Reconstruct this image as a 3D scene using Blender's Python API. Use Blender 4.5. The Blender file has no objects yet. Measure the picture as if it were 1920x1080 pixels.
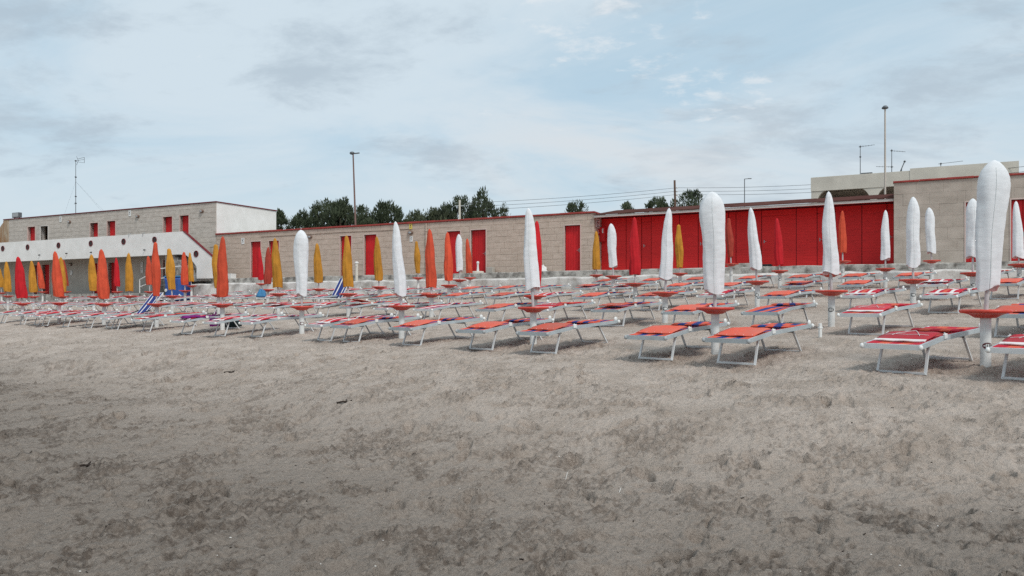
import bpy, math, random
import numpy as np
from mathutils import Matrix, Vector
from mathutils import noise as mnoise

random.seed(11)
RNG = np.random.default_rng(5)
SC = bpy.context.scene
COL = SC.collection

# ------------------------------------------------------------------ camera
F = 1450.0            # focal length in photograph pixels (1920 wide)
HZ = 572.0            # horizon line in the photograph
ZE = 1.5              # eye height
cam = bpy.data.cameras.new('camera')
cam_o = bpy.data.objects.new('camera', cam)
COL.objects.link(cam_o)
cam_o.location = (0, 0, ZE)
cam_o.rotation_euler = (math.radians(90), 0, 0)
cam.sensor_width = 36.0
cam.lens = 36.0 * F / 1920.0
cam.shift_y = (HZ - 540.0) / 1920.0
cam.clip_start = 0.05
cam.clip_end = 6000
SC.camera = cam_o

# ------------------------------------------------------------------ sky, sun, exposure
SUN_AZ = math.radians(148)      # compass direction the light comes from, clockwise from +Y
SUN_EL = math.radians(50)
world = bpy.data.worlds.new('World')
SC.world = world
world.use_nodes = True
nt = world.node_tree
for n in list(nt.nodes):
    nt.nodes.remove(n)
W = nt.nodes.new


def wlink(a, b):
    nt.links.new(a, b)


def wmath(op, a, b=None, clamp=False):
    n = W('ShaderNodeMath'); n.operation = op; n.use_clamp = clamp
    for i, v in enumerate((a, b)):
        if v is None:
            continue
        if isinstance(v, (int, float)):
            n.inputs[i].default_value = v
        else:
            wlink(v, n.inputs[i])
    return n.outputs[0]


def wramp(x, lo, hi):
    n = W('ShaderNodeMapRange'); n.interpolation_type = 'SMOOTHSTEP'
    n.inputs['From Min'].default_value = lo; n.inputs['From Max'].default_value = hi
    wlink(x, n.inputs['Value'])
    return n.outputs['Result']


def wmix(f, a, b):
    n = W('ShaderNodeMix'); n.data_type = 'RGBA'
    if isinstance(f, (int, float)):
        n.inputs[0].default_value = f
    else:
        wlink(f, n.inputs[0])
    for s, v in ((6, a), (7, b)):
        if isinstance(v, tuple):
            n.inputs[s].default_value = v + (1,)
        else:
            wlink(v, n.inputs[s])
    return n.outputs[2]


out = W('ShaderNodeOutputWorld')
bg = W('ShaderNodeBackground')
bg.inputs['Strength'].default_value = 0.086
sky = W('ShaderNodeTexSky')
sky.sky_type = 'NISHITA'
sky.sun_disc = False
sky.sun_elevation = SUN_EL
sky.sun_rotation = SUN_AZ
sky.air_density = 1.0
sky.dust_density = 1.5
sky.ozone_density = 1.0
tc = W('ShaderNodeTexCoord')
sep = W('ShaderNodeSeparateXYZ'); wlink(tc.outputs['Generated'], sep.inputs[0])
zc = wmath('MAXIMUM', sep.outputs[2], 0.0)
den = wmath('ADD', zc, 0.22)
comb = W('ShaderNodeCombineXYZ')
wlink(wmath('DIVIDE', sep.outputs[0], den), comb.inputs[0])
wlink(wmath('DIVIDE', sep.outputs[1], den), comb.inputs[1])


def wnoise(scale, detail, rough, off, distort=0.0):
    m = W('ShaderNodeMapping')
    m.inputs['Location'].default_value = off
    m.inputs['Scale'].default_value = (1.0, 1.35, 1.0)
    m.inputs['Rotation'].default_value = (0, 0, 0.5)
    wlink(comb.outputs[0], m.inputs['Vector'])
    n = W('ShaderNodeTexNoise')
    n.inputs['Scale'].default_value = scale
    n.inputs['Detail'].default_value = detail
    n.inputs['Roughness'].default_value = rough
    n.inputs['Distortion'].default_value = distort
    wlink(m.outputs[0], n.inputs['Vector'])
    return n.outputs['Fac']


def wblob(px, py, rad, stretch=1.0):
    """soft patch of sky around the direction of a photograph pixel"""
    k, e = (px - 960) / F, (HZ - py) / F
    nn = math.sqrt(1 + k * k + e * e)
    z = e / nn + 0.22
    v = W('ShaderNodeVectorMath'); v.operation = 'DISTANCE'
    wlink(comb.outputs[0], v.inputs[0]); v.inputs[1].default_value = (k / nn / z, 1 / nn / z, 0)
    return wramp(v.outputs['Value'], rad, rad * 0.15)


def wsum(*a):
    o = a[0]
    for b_ in a[1:]:
        o = wmath('MAXIMUM', o, b_)
    return o


veil = wnoise(0.9, 8, 0.6, (3.1, 1.7, 0), 0.8)
grey = wnoise(3.0, 10, 0.64, (8.6, 2.2, 0), 0.25)
puff = wnoise(9.0, 8, 0.62, (1.4, 5.5, 2.0), 0.2)
zone_g = wsum(wblob(620, 90, 0.50), wmath('MULTIPLY', wblob(50, 230, 0.55), 0.9), wblob(-10, 20, 0.3), wmath('MULTIPLY', wblob(1560, 270, 0.9), 0.95), wmath('MULTIPLY', wblob(1860, 170, 0.6), 0.8),
              wmath('MULTIPLY', wblob(850, 310, 0.35), 0.75))
zone_p = wsum(wblob(1130, 50, 0.30), wmath('MULTIPLY', wblob(1340, 180, 0.26), 1.0), wmath('MULTIPLY', wblob(1230, 120, 0.25), 0.7))
clear = wmix(0.82, sky.outputs[0], (4.0, 5.3, 6.15))
c1 = wmix(wmath('MULTIPLY', wramp(veil, 0.28, 0.60), 0.85), clear, (5.1, 5.85, 6.4))
low = wramp(zc, 0.26, 0.0)
c1 = wmix(wmath('MULTIPLY', low, 0.7), c1, (4.9, 5.6, 6.0))
gb = wmath('ADD', grey, wmath('MULTIPLY', zone_g, 0.17))
gm = wmath('MULTIPLY', wramp(gb, 0.55, 0.80), 0.72)
c2 = wmix(gm, c1, (3.35, 4.05, 4.7))
warm = wsum(wmath('MULTIPLY', wblob(1180, 300, 0.8), 0.6), wmath('MULTIPLY', wblob(1750, 330, 0.7), 0.5))
c2 = wmix(wmath('MULTIPLY', warm, wramp(veil, 0.35, 0.65)), c2, (5.5, 5.65, 5.8))
pb = wmath('ADD', puff, wmath('MULTIPLY', zone_p, 0.2))
pm = wmath('MULTIPLY', wramp(pb, 0.64, 0.86), 0.55)
c3 = wmix(pm, c2, (6.6, 6.7, 6.8))
wlink(c3, bg.inputs['Color'])
wlink(bg.outputs[0], out.inputs['Surface'])

sun = bpy.data.lights.new('sun', 'SUN')
sun.energy = 1.5
sun.angle = math.radians(14)
sun.color = (1.0, 0.965, 0.92)
sun_o = bpy.data.objects.new('sun', sun)
COL.objects.link(sun_o)
sdir = Vector((math.sin(SUN_AZ) * math.cos(SUN_EL), math.cos(SUN_AZ) * math.cos(SUN_EL), math.sin(SUN_EL)))
sun_o.rotation_euler = sdir.to_track_quat('Z', 'Y').to_euler()
sun_o.location = sdir * 60

SC.view_settings.view_transform = 'Standard'
SC.view_settings.look = 'None'
SC.view_settings.exposure = 0.6
SC.view_settings.gamma = 1.0
SC.view_settings.use_curve_mapping = False
SC.cycles.max_bounces = 6
SC.cycles.use_denoising = False

# ------------------------------------------------------------------ helpers: materials


def nmat(name, col, rough=0.7, var=0.0, scale=6.0, col2=None, bump=0.0, bscale=40.0, metal=0.0, objvar=0.0,
         stretch=None, detail=5.0, spec=0.3, lo=0.35, hi=0.65, translucent=0.0, world_pos=False):
    m = bpy.data.materials.new(name)
    m.use_nodes = True
    t = m.node_tree
    b = t.nodes['Principled BSDF']
    b.inputs['Roughness'].default_value = rough
    b.inputs['Metallic'].default_value = metal
    b.inputs['Specular IOR Level'].default_value = spec
    tcx = t.nodes.new('ShaderNodeTexCoord')
    mp = t.nodes.new('ShaderNodeMapping')
    if world_pos:
        gp = t.nodes.new('ShaderNodeNewGeometry'); t.links.new(gp.outputs['Position'], mp.inputs['Vector'])
    else:
        t.links.new(tcx.outputs['Object'], mp.inputs['Vector'])
    if stretch:
        mp.inputs['Scale'].default_value = stretch
    oi = t.nodes.new('ShaderNodeObjectInfo')
    va = t.nodes.new('ShaderNodeVectorMath'); va.operation = 'ADD'
    ml = t.nodes.new('ShaderNodeVectorMath'); ml.operation = 'SCALE'
    cx = t.nodes.new('ShaderNodeCombineXYZ')
    for i in range(3):
        t.links.new(oi.outputs['Random'], cx.inputs[i])
    t.links.new(cx.outputs[0], ml.inputs[0]); ml.inputs['Scale'].default_value = 0.0 if world_pos else 37.0
    t.links.new(mp.outputs[0], va.inputs[0]); t.links.new(ml.outputs[0], va.inputs[1])
    cur = None
    if col2 is None:
        col2 = tuple(max(0.0, c * (1 - var)) for c in col)
    if var > 0 or col2 != col:
        nz = t.nodes.new('ShaderNodeTexNoise')
        nz.inputs['Scale'].default_value = scale
        nz.inputs['Detail'].default_value = detail
        nz.inputs['Roughness'].default_value = 0.62
        t.links.new(va.outputs[0], nz.inputs['Vector'])
        mr = t.nodes.new('ShaderNodeMapRange')
        mr.inputs['From Min'].default_value = lo; mr.inputs['From Max'].default_value = hi
        t.links.new(nz.outputs['Fac'], mr.inputs['Value'])
        mx = t.nodes.new('ShaderNodeMix'); mx.data_type = 'RGBA'
        mx.inputs[6].default_value = tuple(col) + (1,)
        mx.inputs[7].default_value = tuple(col2) + (1,)
        t.links.new(mr.outputs['Result'], mx.inputs[0])
        cur = mx.outputs[2]
    if objvar > 0:
        hs = t.nodes.new('ShaderNodeHueSaturation')
        mr2 = t.nodes.new('ShaderNodeMapRange')
        mr2.inputs['To Min'].default_value = 1 - objvar; mr2.inputs['To Max'].default_value = 1 + objvar
        t.links.new(oi.outputs['Random'], mr2.inputs['Value'])
        t.links.new(mr2.outputs['Result'], hs.inputs['Value'])
        if cur is None:
            hs.inputs['Color'].default_value = tuple(col) + (1,)
        else:
            t.links.new(cur, hs.inputs['Color'])
        cur = hs.outputs[0]
    if cur is None:
        b.inputs['Base Color'].default_value = tuple(col) + (1,)
    else:
        t.links.new(cur, b.inputs['Base Color'])
    if bump > 0:
        nb = t.nodes.new('ShaderNodeTexNoise')
        nb.inputs['Scale'].default_value = bscale; nb.inputs['Detail'].default_value = 4
        t.links.new(va.outputs[0], nb.inputs['Vector'])
        bp = t.nodes.new('ShaderNodeBump')
        bp.inputs['Strength'].default_value = bump; bp.inputs['Distance'].default_value = 0.02
        t.links.new(nb.outputs['Fac'], bp.inputs['Height'])
        t.links.new(bp.outputs[0], b.inputs['Normal'])
    if translucent > 0:
        tr = t.nodes.new('ShaderNodeBsdfTranslucent')
        if cur is not None:
            t.links.new(cur, tr.inputs['Color'])
        else:
            tr.inputs['Color'].default_value = tuple(col) + (1,)
        ms = t.nodes.new('ShaderNodeMixShader'); ms.inputs[0].default_value = translucent
        o = t.nodes['Material Output']
        t.links.new(b.outputs[0], ms.inputs[1]); t.links.new(tr.outputs[0], ms.inputs[2])
        t.links.new(ms.outputs[0], o.inputs['Surface'])
    return m


def stripe_mat(name, cols, width, rough=0.8):
    """cloth with stripes that run along the lounger (bands across local X)"""
    m = bpy.data.materials.new(name)
    m.use_nodes = True
    t = m.node_tree
    b = t.nodes['Principled BSDF']; b.inputs['Roughness'].default_value = rough
    b.inputs['Specular IOR Level'].default_value = 0.2
    tcx = t.nodes.new('ShaderNodeTexCoord'); sp = t.nodes.new('ShaderNodeSeparateXYZ')
    t.links.new(tcx.outputs['Object'], sp.inputs[0])
    d = t.nodes.new('ShaderNodeMath'); d.operation = 'MULTIPLY_ADD'
    d.inputs[1].default_value = 1.0 / width; d.inputs[2].default_value = 0.5
    t.links.new(sp.outputs[0], d.inputs[0])
    r = t.nodes.new('ShaderNodeValToRGB'); r.color_ramp.interpolation = 'CONSTANT'
    e = r.color_ramp.elements
    while len(e) > 1:
        e.remove(e[-1])
    e[0].position = 0; e[0].color = cols[0] + (1,)
    for i, c in enumerate(cols[1:], 1):
        k = e.new(i / len(cols)); k.color = c + (1,)
    t.links.new(d.outputs[0], r.inputs[0])
    nz = t.nodes.new('ShaderNodeTexNoise'); nz.inputs['Scale'].default_value = 9; nz.inputs['Detail'].default_value = 6
    t.links.new(tcx.outputs['Object'], nz.inputs['Vector'])
    mr = t.nodes.new('ShaderNodeMapRange'); mr.inputs['To Min'].default_value = 0.75; mr.inputs['To Max'].default_value = 1.2
    t.links.new(nz.outputs['Fac'], mr.inputs['Value'])
    hs = t.nodes.new('ShaderNodeHueSaturation')
    t.links.new(mr.outputs['Result'], hs.inputs['Value']); t.links.new(r.outputs[0], hs.inputs['Color'])
    t.links.new(hs.outputs[0], b.inputs['Base Color'])
    return m


M = {}
M['white_cloth'] = nmat('white_canvas', (0.74, 0.755, 0.77), 0.85, 0.12, 5.0, bump=0.11, bscale=9, objvar=0.03, stretch=(1, 1, 3.0))
M['orange_cloth'] = nmat('orange_canvas', (0.66, 0.088, 0.040), 0.85, 0.3, 6.0, bump=0.3, bscale=40, objvar=0.1, stretch=(1, 1, 0.5))
M['red_cloth'] = nmat('red_canvas', (0.56, 0.014, 0.022), 0.85, 0.25, 6.0, bump=0.3, bscale=40, objvar=0.1, stretch=(1, 1, 0.5))
M['brick_cloth'] = nmat('faded_red_canvas', (0.40, 0.055, 0.035), 0.88, 0.3, 8.0, bump=0.3, bscale=40, stretch=(1, 1, 0.5))
M['yellow_cloth'] = nmat('yellow_canvas', (0.55, 0.25, 0.030), 0.85, 0.3, 6.0, bump=0.3, bscale=40, objvar=0.1, stretch=(1, 1, 0.5))
M['seam'] = nmat('seam_tape', (0.68, 0.70, 0.69), 0.85)
M['tray'] = nmat('red_plastic', (0.60, 0.06, 0.036), 0.42, 0.2, 4.0, objvar=0.1, spec=0.5)
M['pole_white'] = nmat('white_plastic_pipe', (0.70, 0.70, 0.68), 0.5, 0.16, 3.0, objvar=0.05, stretch=(1, 1, 3))
M['pole_grey'] = nmat('grey_metal_tube', (0.52, 0.53, 0.53), 0.5, 0.2, 5.0, metal=0.2)
M['alu'] = nmat('painted_aluminium', (0.50, 0.55, 0.57), 0.42, 0.2, 5.0, metal=0.25, spec=0.5, objvar=0.06)
M['alu_white'] = nmat('white_aluminium', (0.68, 0.69, 0.69), 0.45, 0.15, 5.0, metal=0.1, spec=0.5, objvar=0.06)
M['dark_bar'] = nmat('dark_steel_bar', (0.09, 0.085, 0.085), 0.5, 0.3, 8.0)
M['white_cap'] = nmat('white_plastic', (0.75, 0.75, 0.73), 0.45, 0.1, 4.0)
M['grey_cap'] = nmat('grey_plastic', (0.36, 0.38, 0.39), 0.5, 0.1, 4.0)
OR, BL, RD, WH = (0.62, 0.105, 0.060), (0.026, 0.045, 0.19), (0.48, 0.020, 0.040), (0.72, 0.68, 0.66)
M['cloth_blue'] = stripe_mat('blue_orange_stripes', [OR, BL, OR, BL, OR], 0.64)
M['cloth_red'] = stripe_mat('red_stripes', [RD, OR, RD, OR, RD], 0.64)
M['cloth_mix'] = stripe_mat('red_blue_stripes', [RD, WH, RD, BL, RD, WH, RD], 0.64)
M['cloth_navy'] = stripe_mat('navy_white_stripes', [BL, BL, WH, BL, BL, BL, BL, WH, BL, BL], 0.64)
M['flap_orange'] = nmat('orange_sunshade', (0.63, 0.095, 0.055), 0.85, 0.0, 3.0, col2=(0.50, 0.13, 0.095), bump=0.3, bscale=25, objvar=0.2)
M['flap_red'] = nmat('red_sunshade', (0.50, 0.022, 0.040), 0.85, 0.0, 3.0, col2=(0.40, 0.06, 0.07), bump=0.3, bscale=25, objvar=0.25)
M['flap_stripe'] = stripe_mat('red_white_sunshade', [RD, RD, WH, RD, OR, RD, WH, RD, RD], 0.64)
M['piping'] = nmat('white_piping', (0.74, 0.70, 0.68), 0.8, 0.1, 4.0)
M['plaque'] = nmat('maroon_plaque', (0.10, 0.018, 0.025), 0.5)
M['plaque_grey'] = nmat('grey_plaque', (0.10, 0.10, 0.10), 0.5)
M['stone'] = nmat('beige_stone_tile', (0.55, 0.445, 0.372), 0.85, 0.0, 2.6, col2=(0.445, 0.355, 0.288), bump=0.5, bscale=22,
                  objvar=0.02, stretch=(1.0, 1.0, 2.6), detail=10, world_pos=True)
M['stone_grey'] = nmat('grey_stone_tile', (0.56, 0.505, 0.45), 0.85, 0.0, 2.6, col2=(0.43, 0.385, 0.338), bump=0.5, bscale=22,
                       objvar=0.03, stretch=(1.0, 1.0, 2.6), detail=10, world_pos=True)
M['render'] = nmat('grey_beige_render', (0.49, 0.425, 0.365), 0.9, 0.0, 1.2, col2=(0.36, 0.31, 0.262), bump=0.3, bscale=30,
                   stretch=(0.8, 0.8, 1.8), detail=10, world_pos=True)
M['mortar'] = nmat('mortar', (0.46, 0.37, 0.303), 0.95, 0.2, 3.0, bump=0.4, bscale=60)
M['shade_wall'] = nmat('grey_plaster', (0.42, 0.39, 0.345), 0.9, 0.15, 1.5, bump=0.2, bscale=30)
M['white_wall'] = nmat('white_plaster', (0.80, 0.79, 0.765), 0.9, 0.0, 1.3, col2=(0.71, 0.70, 0.67), bump=0.3, bscale=26, detail=9)
M['red_paint'] = nmat('red_painted_door', (0.58, 0.014, 0.018), 0.55, 0.2, 3.0, bump=0.1, bscale=30, objvar=0.08, stretch=(2, 1, 0.6))
M['red_wood'] = nmat('red_painted_boards', (0.70, 0.021, 0.021), 0.6, 0.15, 4.0, bump=0.15, bscale=30, objvar=0.07, stretch=(0.5, 1, 3))
M['coping'] = nmat('red_coping', (0.36, 0.055, 0.045), 0.6, 0.3, 4.0)
M['trim'] = nmat('pale_door_trim', (0.60, 0.47, 0.42), 0.7, 0.12, 4.0)
M['jamb'] = nmat('white_jamb', (0.66, 0.62, 0.58), 0.8, 0.12, 4.0)
M['shingle'] = nmat('brown_roof_felt', (0.125, 0.060, 0.052), 1.0, spec=0.0, var=0.3, scale=5.0, bump=0.5, bscale=60, objvar=0.16)
M['fascia'] = nmat('white_fascia', (0.62, 0.56, 0.52), 0.7, 0.15, 4.0)
M['concrete'] = nmat('stained_concrete', (0.44, 0.42, 0.385), 0.95, 0.0, 2.6, col2=(0.13, 0.118, 0.105), bump=0.6, bscale=18,
                     detail=10, lo=0.42, hi=0.62)
M['white_step'] = nmat('white_washed_step', (0.64, 0.615, 0.585), 0.95, 0.0, 1.4, col2=(0.30, 0.27, 0.24), bump=0.5, bscale=16,
                       detail=10, lo=0.44, hi=0.68)
M['rust'] = nmat('rust_stained_plaster', (0.42, 0.35, 0.26), 0.9, 0.0, 2.0, col2=(0.27, 0.12, 0.04), detail=8, stretch=(1, 1, 0.4))
M['lamp_brown'] = nmat('brown_wall_lamp', (0.20, 0.13, 0.10), 0.5, 0.2, 4.0)
M['black'] = nmat('black_plastic', (0.02, 0.02, 0.022), 0.5, 0.2, 4.0)
M['hole_shade'] = nmat('hole_shade_dark', (0.05, 0.04, 0.04), 0.9)
M['porthole'] = nmat('dark_red_enamel', (0.16, 0.008, 0.014), 0.5, 0.2, 4.0)
M['sign_white'] = nmat('white_sign', (0.74, 0.74, 0.72), 0.5, 0.06, 4.0)
M['sign_yellow'] = nmat('yellow_sign', (0.70, 0.55, 0.12), 0.5, 0.06, 4.0)
M['white_bld'] = nmat('cream_plaster', (0.64, 0.60, 0.52), 0.9, 0.0, 0.9, col2=(0.52, 0.485, 0.42), bump=0.2, bscale=20, detail=8)
M['bark'] = nmat('bark', (0.10, 0.075, 0.055), 0.95, 0.4, 8.0, bump=0.5, bscale=20)
M['leaf'] = nmat('tamarisk_leaf', (0.095, 0.118, 0.066), 0.8, 0.0, 0.9, col2=(0.045, 0.060, 0.036), translucent=0.25, objvar=0.12)
M['leaf_pale'] = nmat('olive_leaf', (0.11, 0.125, 0.07), 0.8, 0.0, 0.9, col2=(0.055, 0.066, 0.04), translucent=0.25, objvar=0.1)
M['rail_white'] = nmat('white_handrail', (0.72, 0.71, 0.69), 0.5, 0.1, 4.0)
M['galv'] = nmat('galvanised_steel', (0.40, 0.42, 0.42), 0.5, 0.2, 5.0, metal=0.4)
M['antenna'] = nmat('antenna_metal', (0.14, 0.15, 0.16), 0.5, 0.2, 5.0, metal=0.3)
M['pole_brown'] = nmat('rusty_lamp_pole', (0.22, 0.13, 0.11), 0.7, 0.3, 5.0, stretch=(1, 1, 0.2))
M['pole_cream'] = nmat('cream_lamp_pole', (0.52, 0.46, 0.40), 0.6, 0.15, 3.0, stretch=(1, 1, 0.2))
M['pole_wood_arch_shade'] = nmat('weathered_wood_and_arch_shade', (0.16, 0.10, 0.075), 0.9, 0.4, 5.0, stretch=(1, 1, 0.15))
M['blue_plastic'] = nmat('blue_plastic', (0.035, 0.10, 0.36), 0.5, 0.25, 4.0)
M['sky_blue'] = nmat('sky_blue_cloth', (0.06, 0.22, 0.42), 0.8, 0.2, 5.0)
M['purple'] = nmat('purple_towel', (0.20, 0.012, 0.17), 0.95, 0.4, 6.0, bump=0.4, bscale=30)
M['dark_bag'] = nmat('dark_teal_bag', (0.02, 0.035, 0.04), 0.8, 0.3, 6.0)
M['stick'] = nmat('driftwood', (0.035, 0.025, 0.02), 0.95, 0.3, 6.0)
M['shell'] = nmat('shell_white', (0.7, 0.68, 0.64), 0.7)

# sand: dry near the loungers, damp towards the sea
NX, NY = 0.653, 0.757           # inland direction (rows of loungers run across it)
sand = bpy.data.materials.new('sand'); sand.use_nodes = True
t = sand.node_tree; b = t.nodes['Principled BSDF']
b.inputs['Specular IOR Level'].default_value = 0.25
geo = t.nodes.new('ShaderNodeNewGeometry')


def snoise(scale, detail=6, rough=0.6, sx=None):
    v = geo.outputs['Position']
    if sx:
        mp = t.nodes.new('ShaderNodeMapping'); mp.inputs['Scale'].default_value = sx[0]; mp.inputs['Rotation'].default_value = (0, 0, sx[1])
        t.links.new(v, mp.inputs['Vector']); v = mp.outputs[0]
    n = t.nodes.new('ShaderNodeTexNoise'); n.inputs['Scale'].default_value = scale
    n.inputs['Detail'].default_value = detail; n.inputs['Roughness'].default_value = rough
    t.links.new(v, n.inputs['Vector'])
    return n.outputs['Fac']


def sm(op, a, b_=None, c=None):
    n = t.nodes.new('ShaderNodeMath'); n.operation = op
    for i, v in enumerate((a, b_, c)):
        if v is None:
            continue
        if isinstance(v, (int, float)):
            n.inputs[i].default_value = v
        else:
            t.links.new(v, n.inputs[i])
    return n.outputs[0]


def smr(x, lo, hi, a=0.0, b_=1.0):
    n = t.nodes.new('ShaderNodeMapRange'); n.interpolation_type = 'SMOOTHSTEP'
    for k, v in (('From Min', lo), ('From Max', hi), ('To Min', a), ('To Max', b_)):
        n.inputs[k].default_value = v
    t.links.new(x, n.inputs['Value'])
    return n.outputs['Result']


def smix(f, a, b_):
    n = t.nodes.new('ShaderNodeMix'); n.data_type = 'RGBA'
    if isinstance(f, (int, float)):
        n.inputs[0].default_value = f
    else:
        t.links.new(f, n.inputs[0])
    for s, v in ((6, a), (7, b_)):
        if isinstance(v, tuple):
            n.inputs[s].default_value = v + (1,)
        else:
            t.links.new(v, n.inputs[s])
    return n.outputs[2]


dt = t.nodes.new('ShaderNodeVectorMath'); dt.operation = 'DOT_PRODUCT'
t.links.new(geo.outputs['Position'], dt.inputs[0]); dt.inputs[1].default_value = (NX, NY, 0)
u_s = dt.outputs['Value']
big = snoise(0.35, 5, 0.6)
mid = snoise(1.7, 8, 0.68)
clump = snoise(8.5, 8, 0.74)
grain = snoise(140, 3, 0.7)
un = sm('MULTIPLY_ADD', sm('SUBTRACT', big, 0.5), 4.0, u_s)
un = sm('MULTIPLY_ADD', sm('SUBTRACT', mid, 0.5), 3.2, un)
# a darker stretch of sand with its own ragged outline
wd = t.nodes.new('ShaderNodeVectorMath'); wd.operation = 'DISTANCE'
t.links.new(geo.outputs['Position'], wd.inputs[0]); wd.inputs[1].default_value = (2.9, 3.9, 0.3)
dark_patch_d = sm('MULTIPLY_ADD', sm('SUBTRACT', mid, 0.5), 3.0, wd.outputs['Value'])
dark_patch = smr(dark_patch_d, 2.3, 0.6)
un = sm('MULTIPLY_ADD', dark_patch, -1.2, un)
dry = smr(un, 2.2, 8.0)
atn = t.nodes.new('ShaderNodeAttribute'); atn.attribute_name = 'turned'
turn = sm('MULTIPLY', smr(atn.outputs['Fac'], 0.12, 0.85), smr(clump, 0.30, 0.62))
damp_c = smix(turn, (0.275, 0.230, 0.193), (0.135, 0.105, 0.084))
dry_c = smix(smr(mid, 0.36, 0.66), (0.565, 0.478, 0.410), (0.43, 0.354, 0.294))
dry_c = smix(sm('MULTIPLY', turn, sm('MULTIPLY_ADD', smr(un, 9.5, 6.0), 0.45, 0.22)), dry_c, (0.24, 0.19, 0.153))
damp_c = smix(sm('MULTIPLY', sm('MULTIPLY', dark_patch, turn), 0.6), damp_c, (0.075, 0.060, 0.049))
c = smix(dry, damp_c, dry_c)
fleck = snoise(34, 5, 0.75)
c = smix(sm('MULTIPLY', smr(fleck, 0.52, 0.68), 0.40), c, (0.11, 0.085, 0.068))
c = smix(sm('MULTIPLY', smr(fleck, 0.48, 0.34), 0.22), c, (0.58, 0.50, 0.43))
c = smix(sm('MULTIPLY', smr(grain, 0.52, 0.75), 0.28), c, (0.09, 0.072, 0.055))
c = smix(sm('MULTIPLY', smr(grain, 0.48, 0.25), 0.16), c, (0.55, 0.50, 0.44))
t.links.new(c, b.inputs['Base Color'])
b.inputs['Roughness'].default_value = 0.92
bp1 = t.nodes.new('ShaderNodeBump'); bp1.inputs['Strength'].default_value = 1.0; bp1.inputs['Distance'].default_value = 0.05
hsum = sm('MULTIPLY_ADD', snoise(28, 6, 0.7), 0.7, sm('MULTIPLY', snoise(9, 6, 0.65), 1.2))
hsum = sm('MULTIPLY_ADD', grain, 0.22, hsum)
t.links.new(hsum, bp1.inputs['Height']); t.links.new(bp1.outputs[0], b.inputs['Normal'])
M['sand'] = sand

# ------------------------------------------------------------------ helpers: meshes


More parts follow.
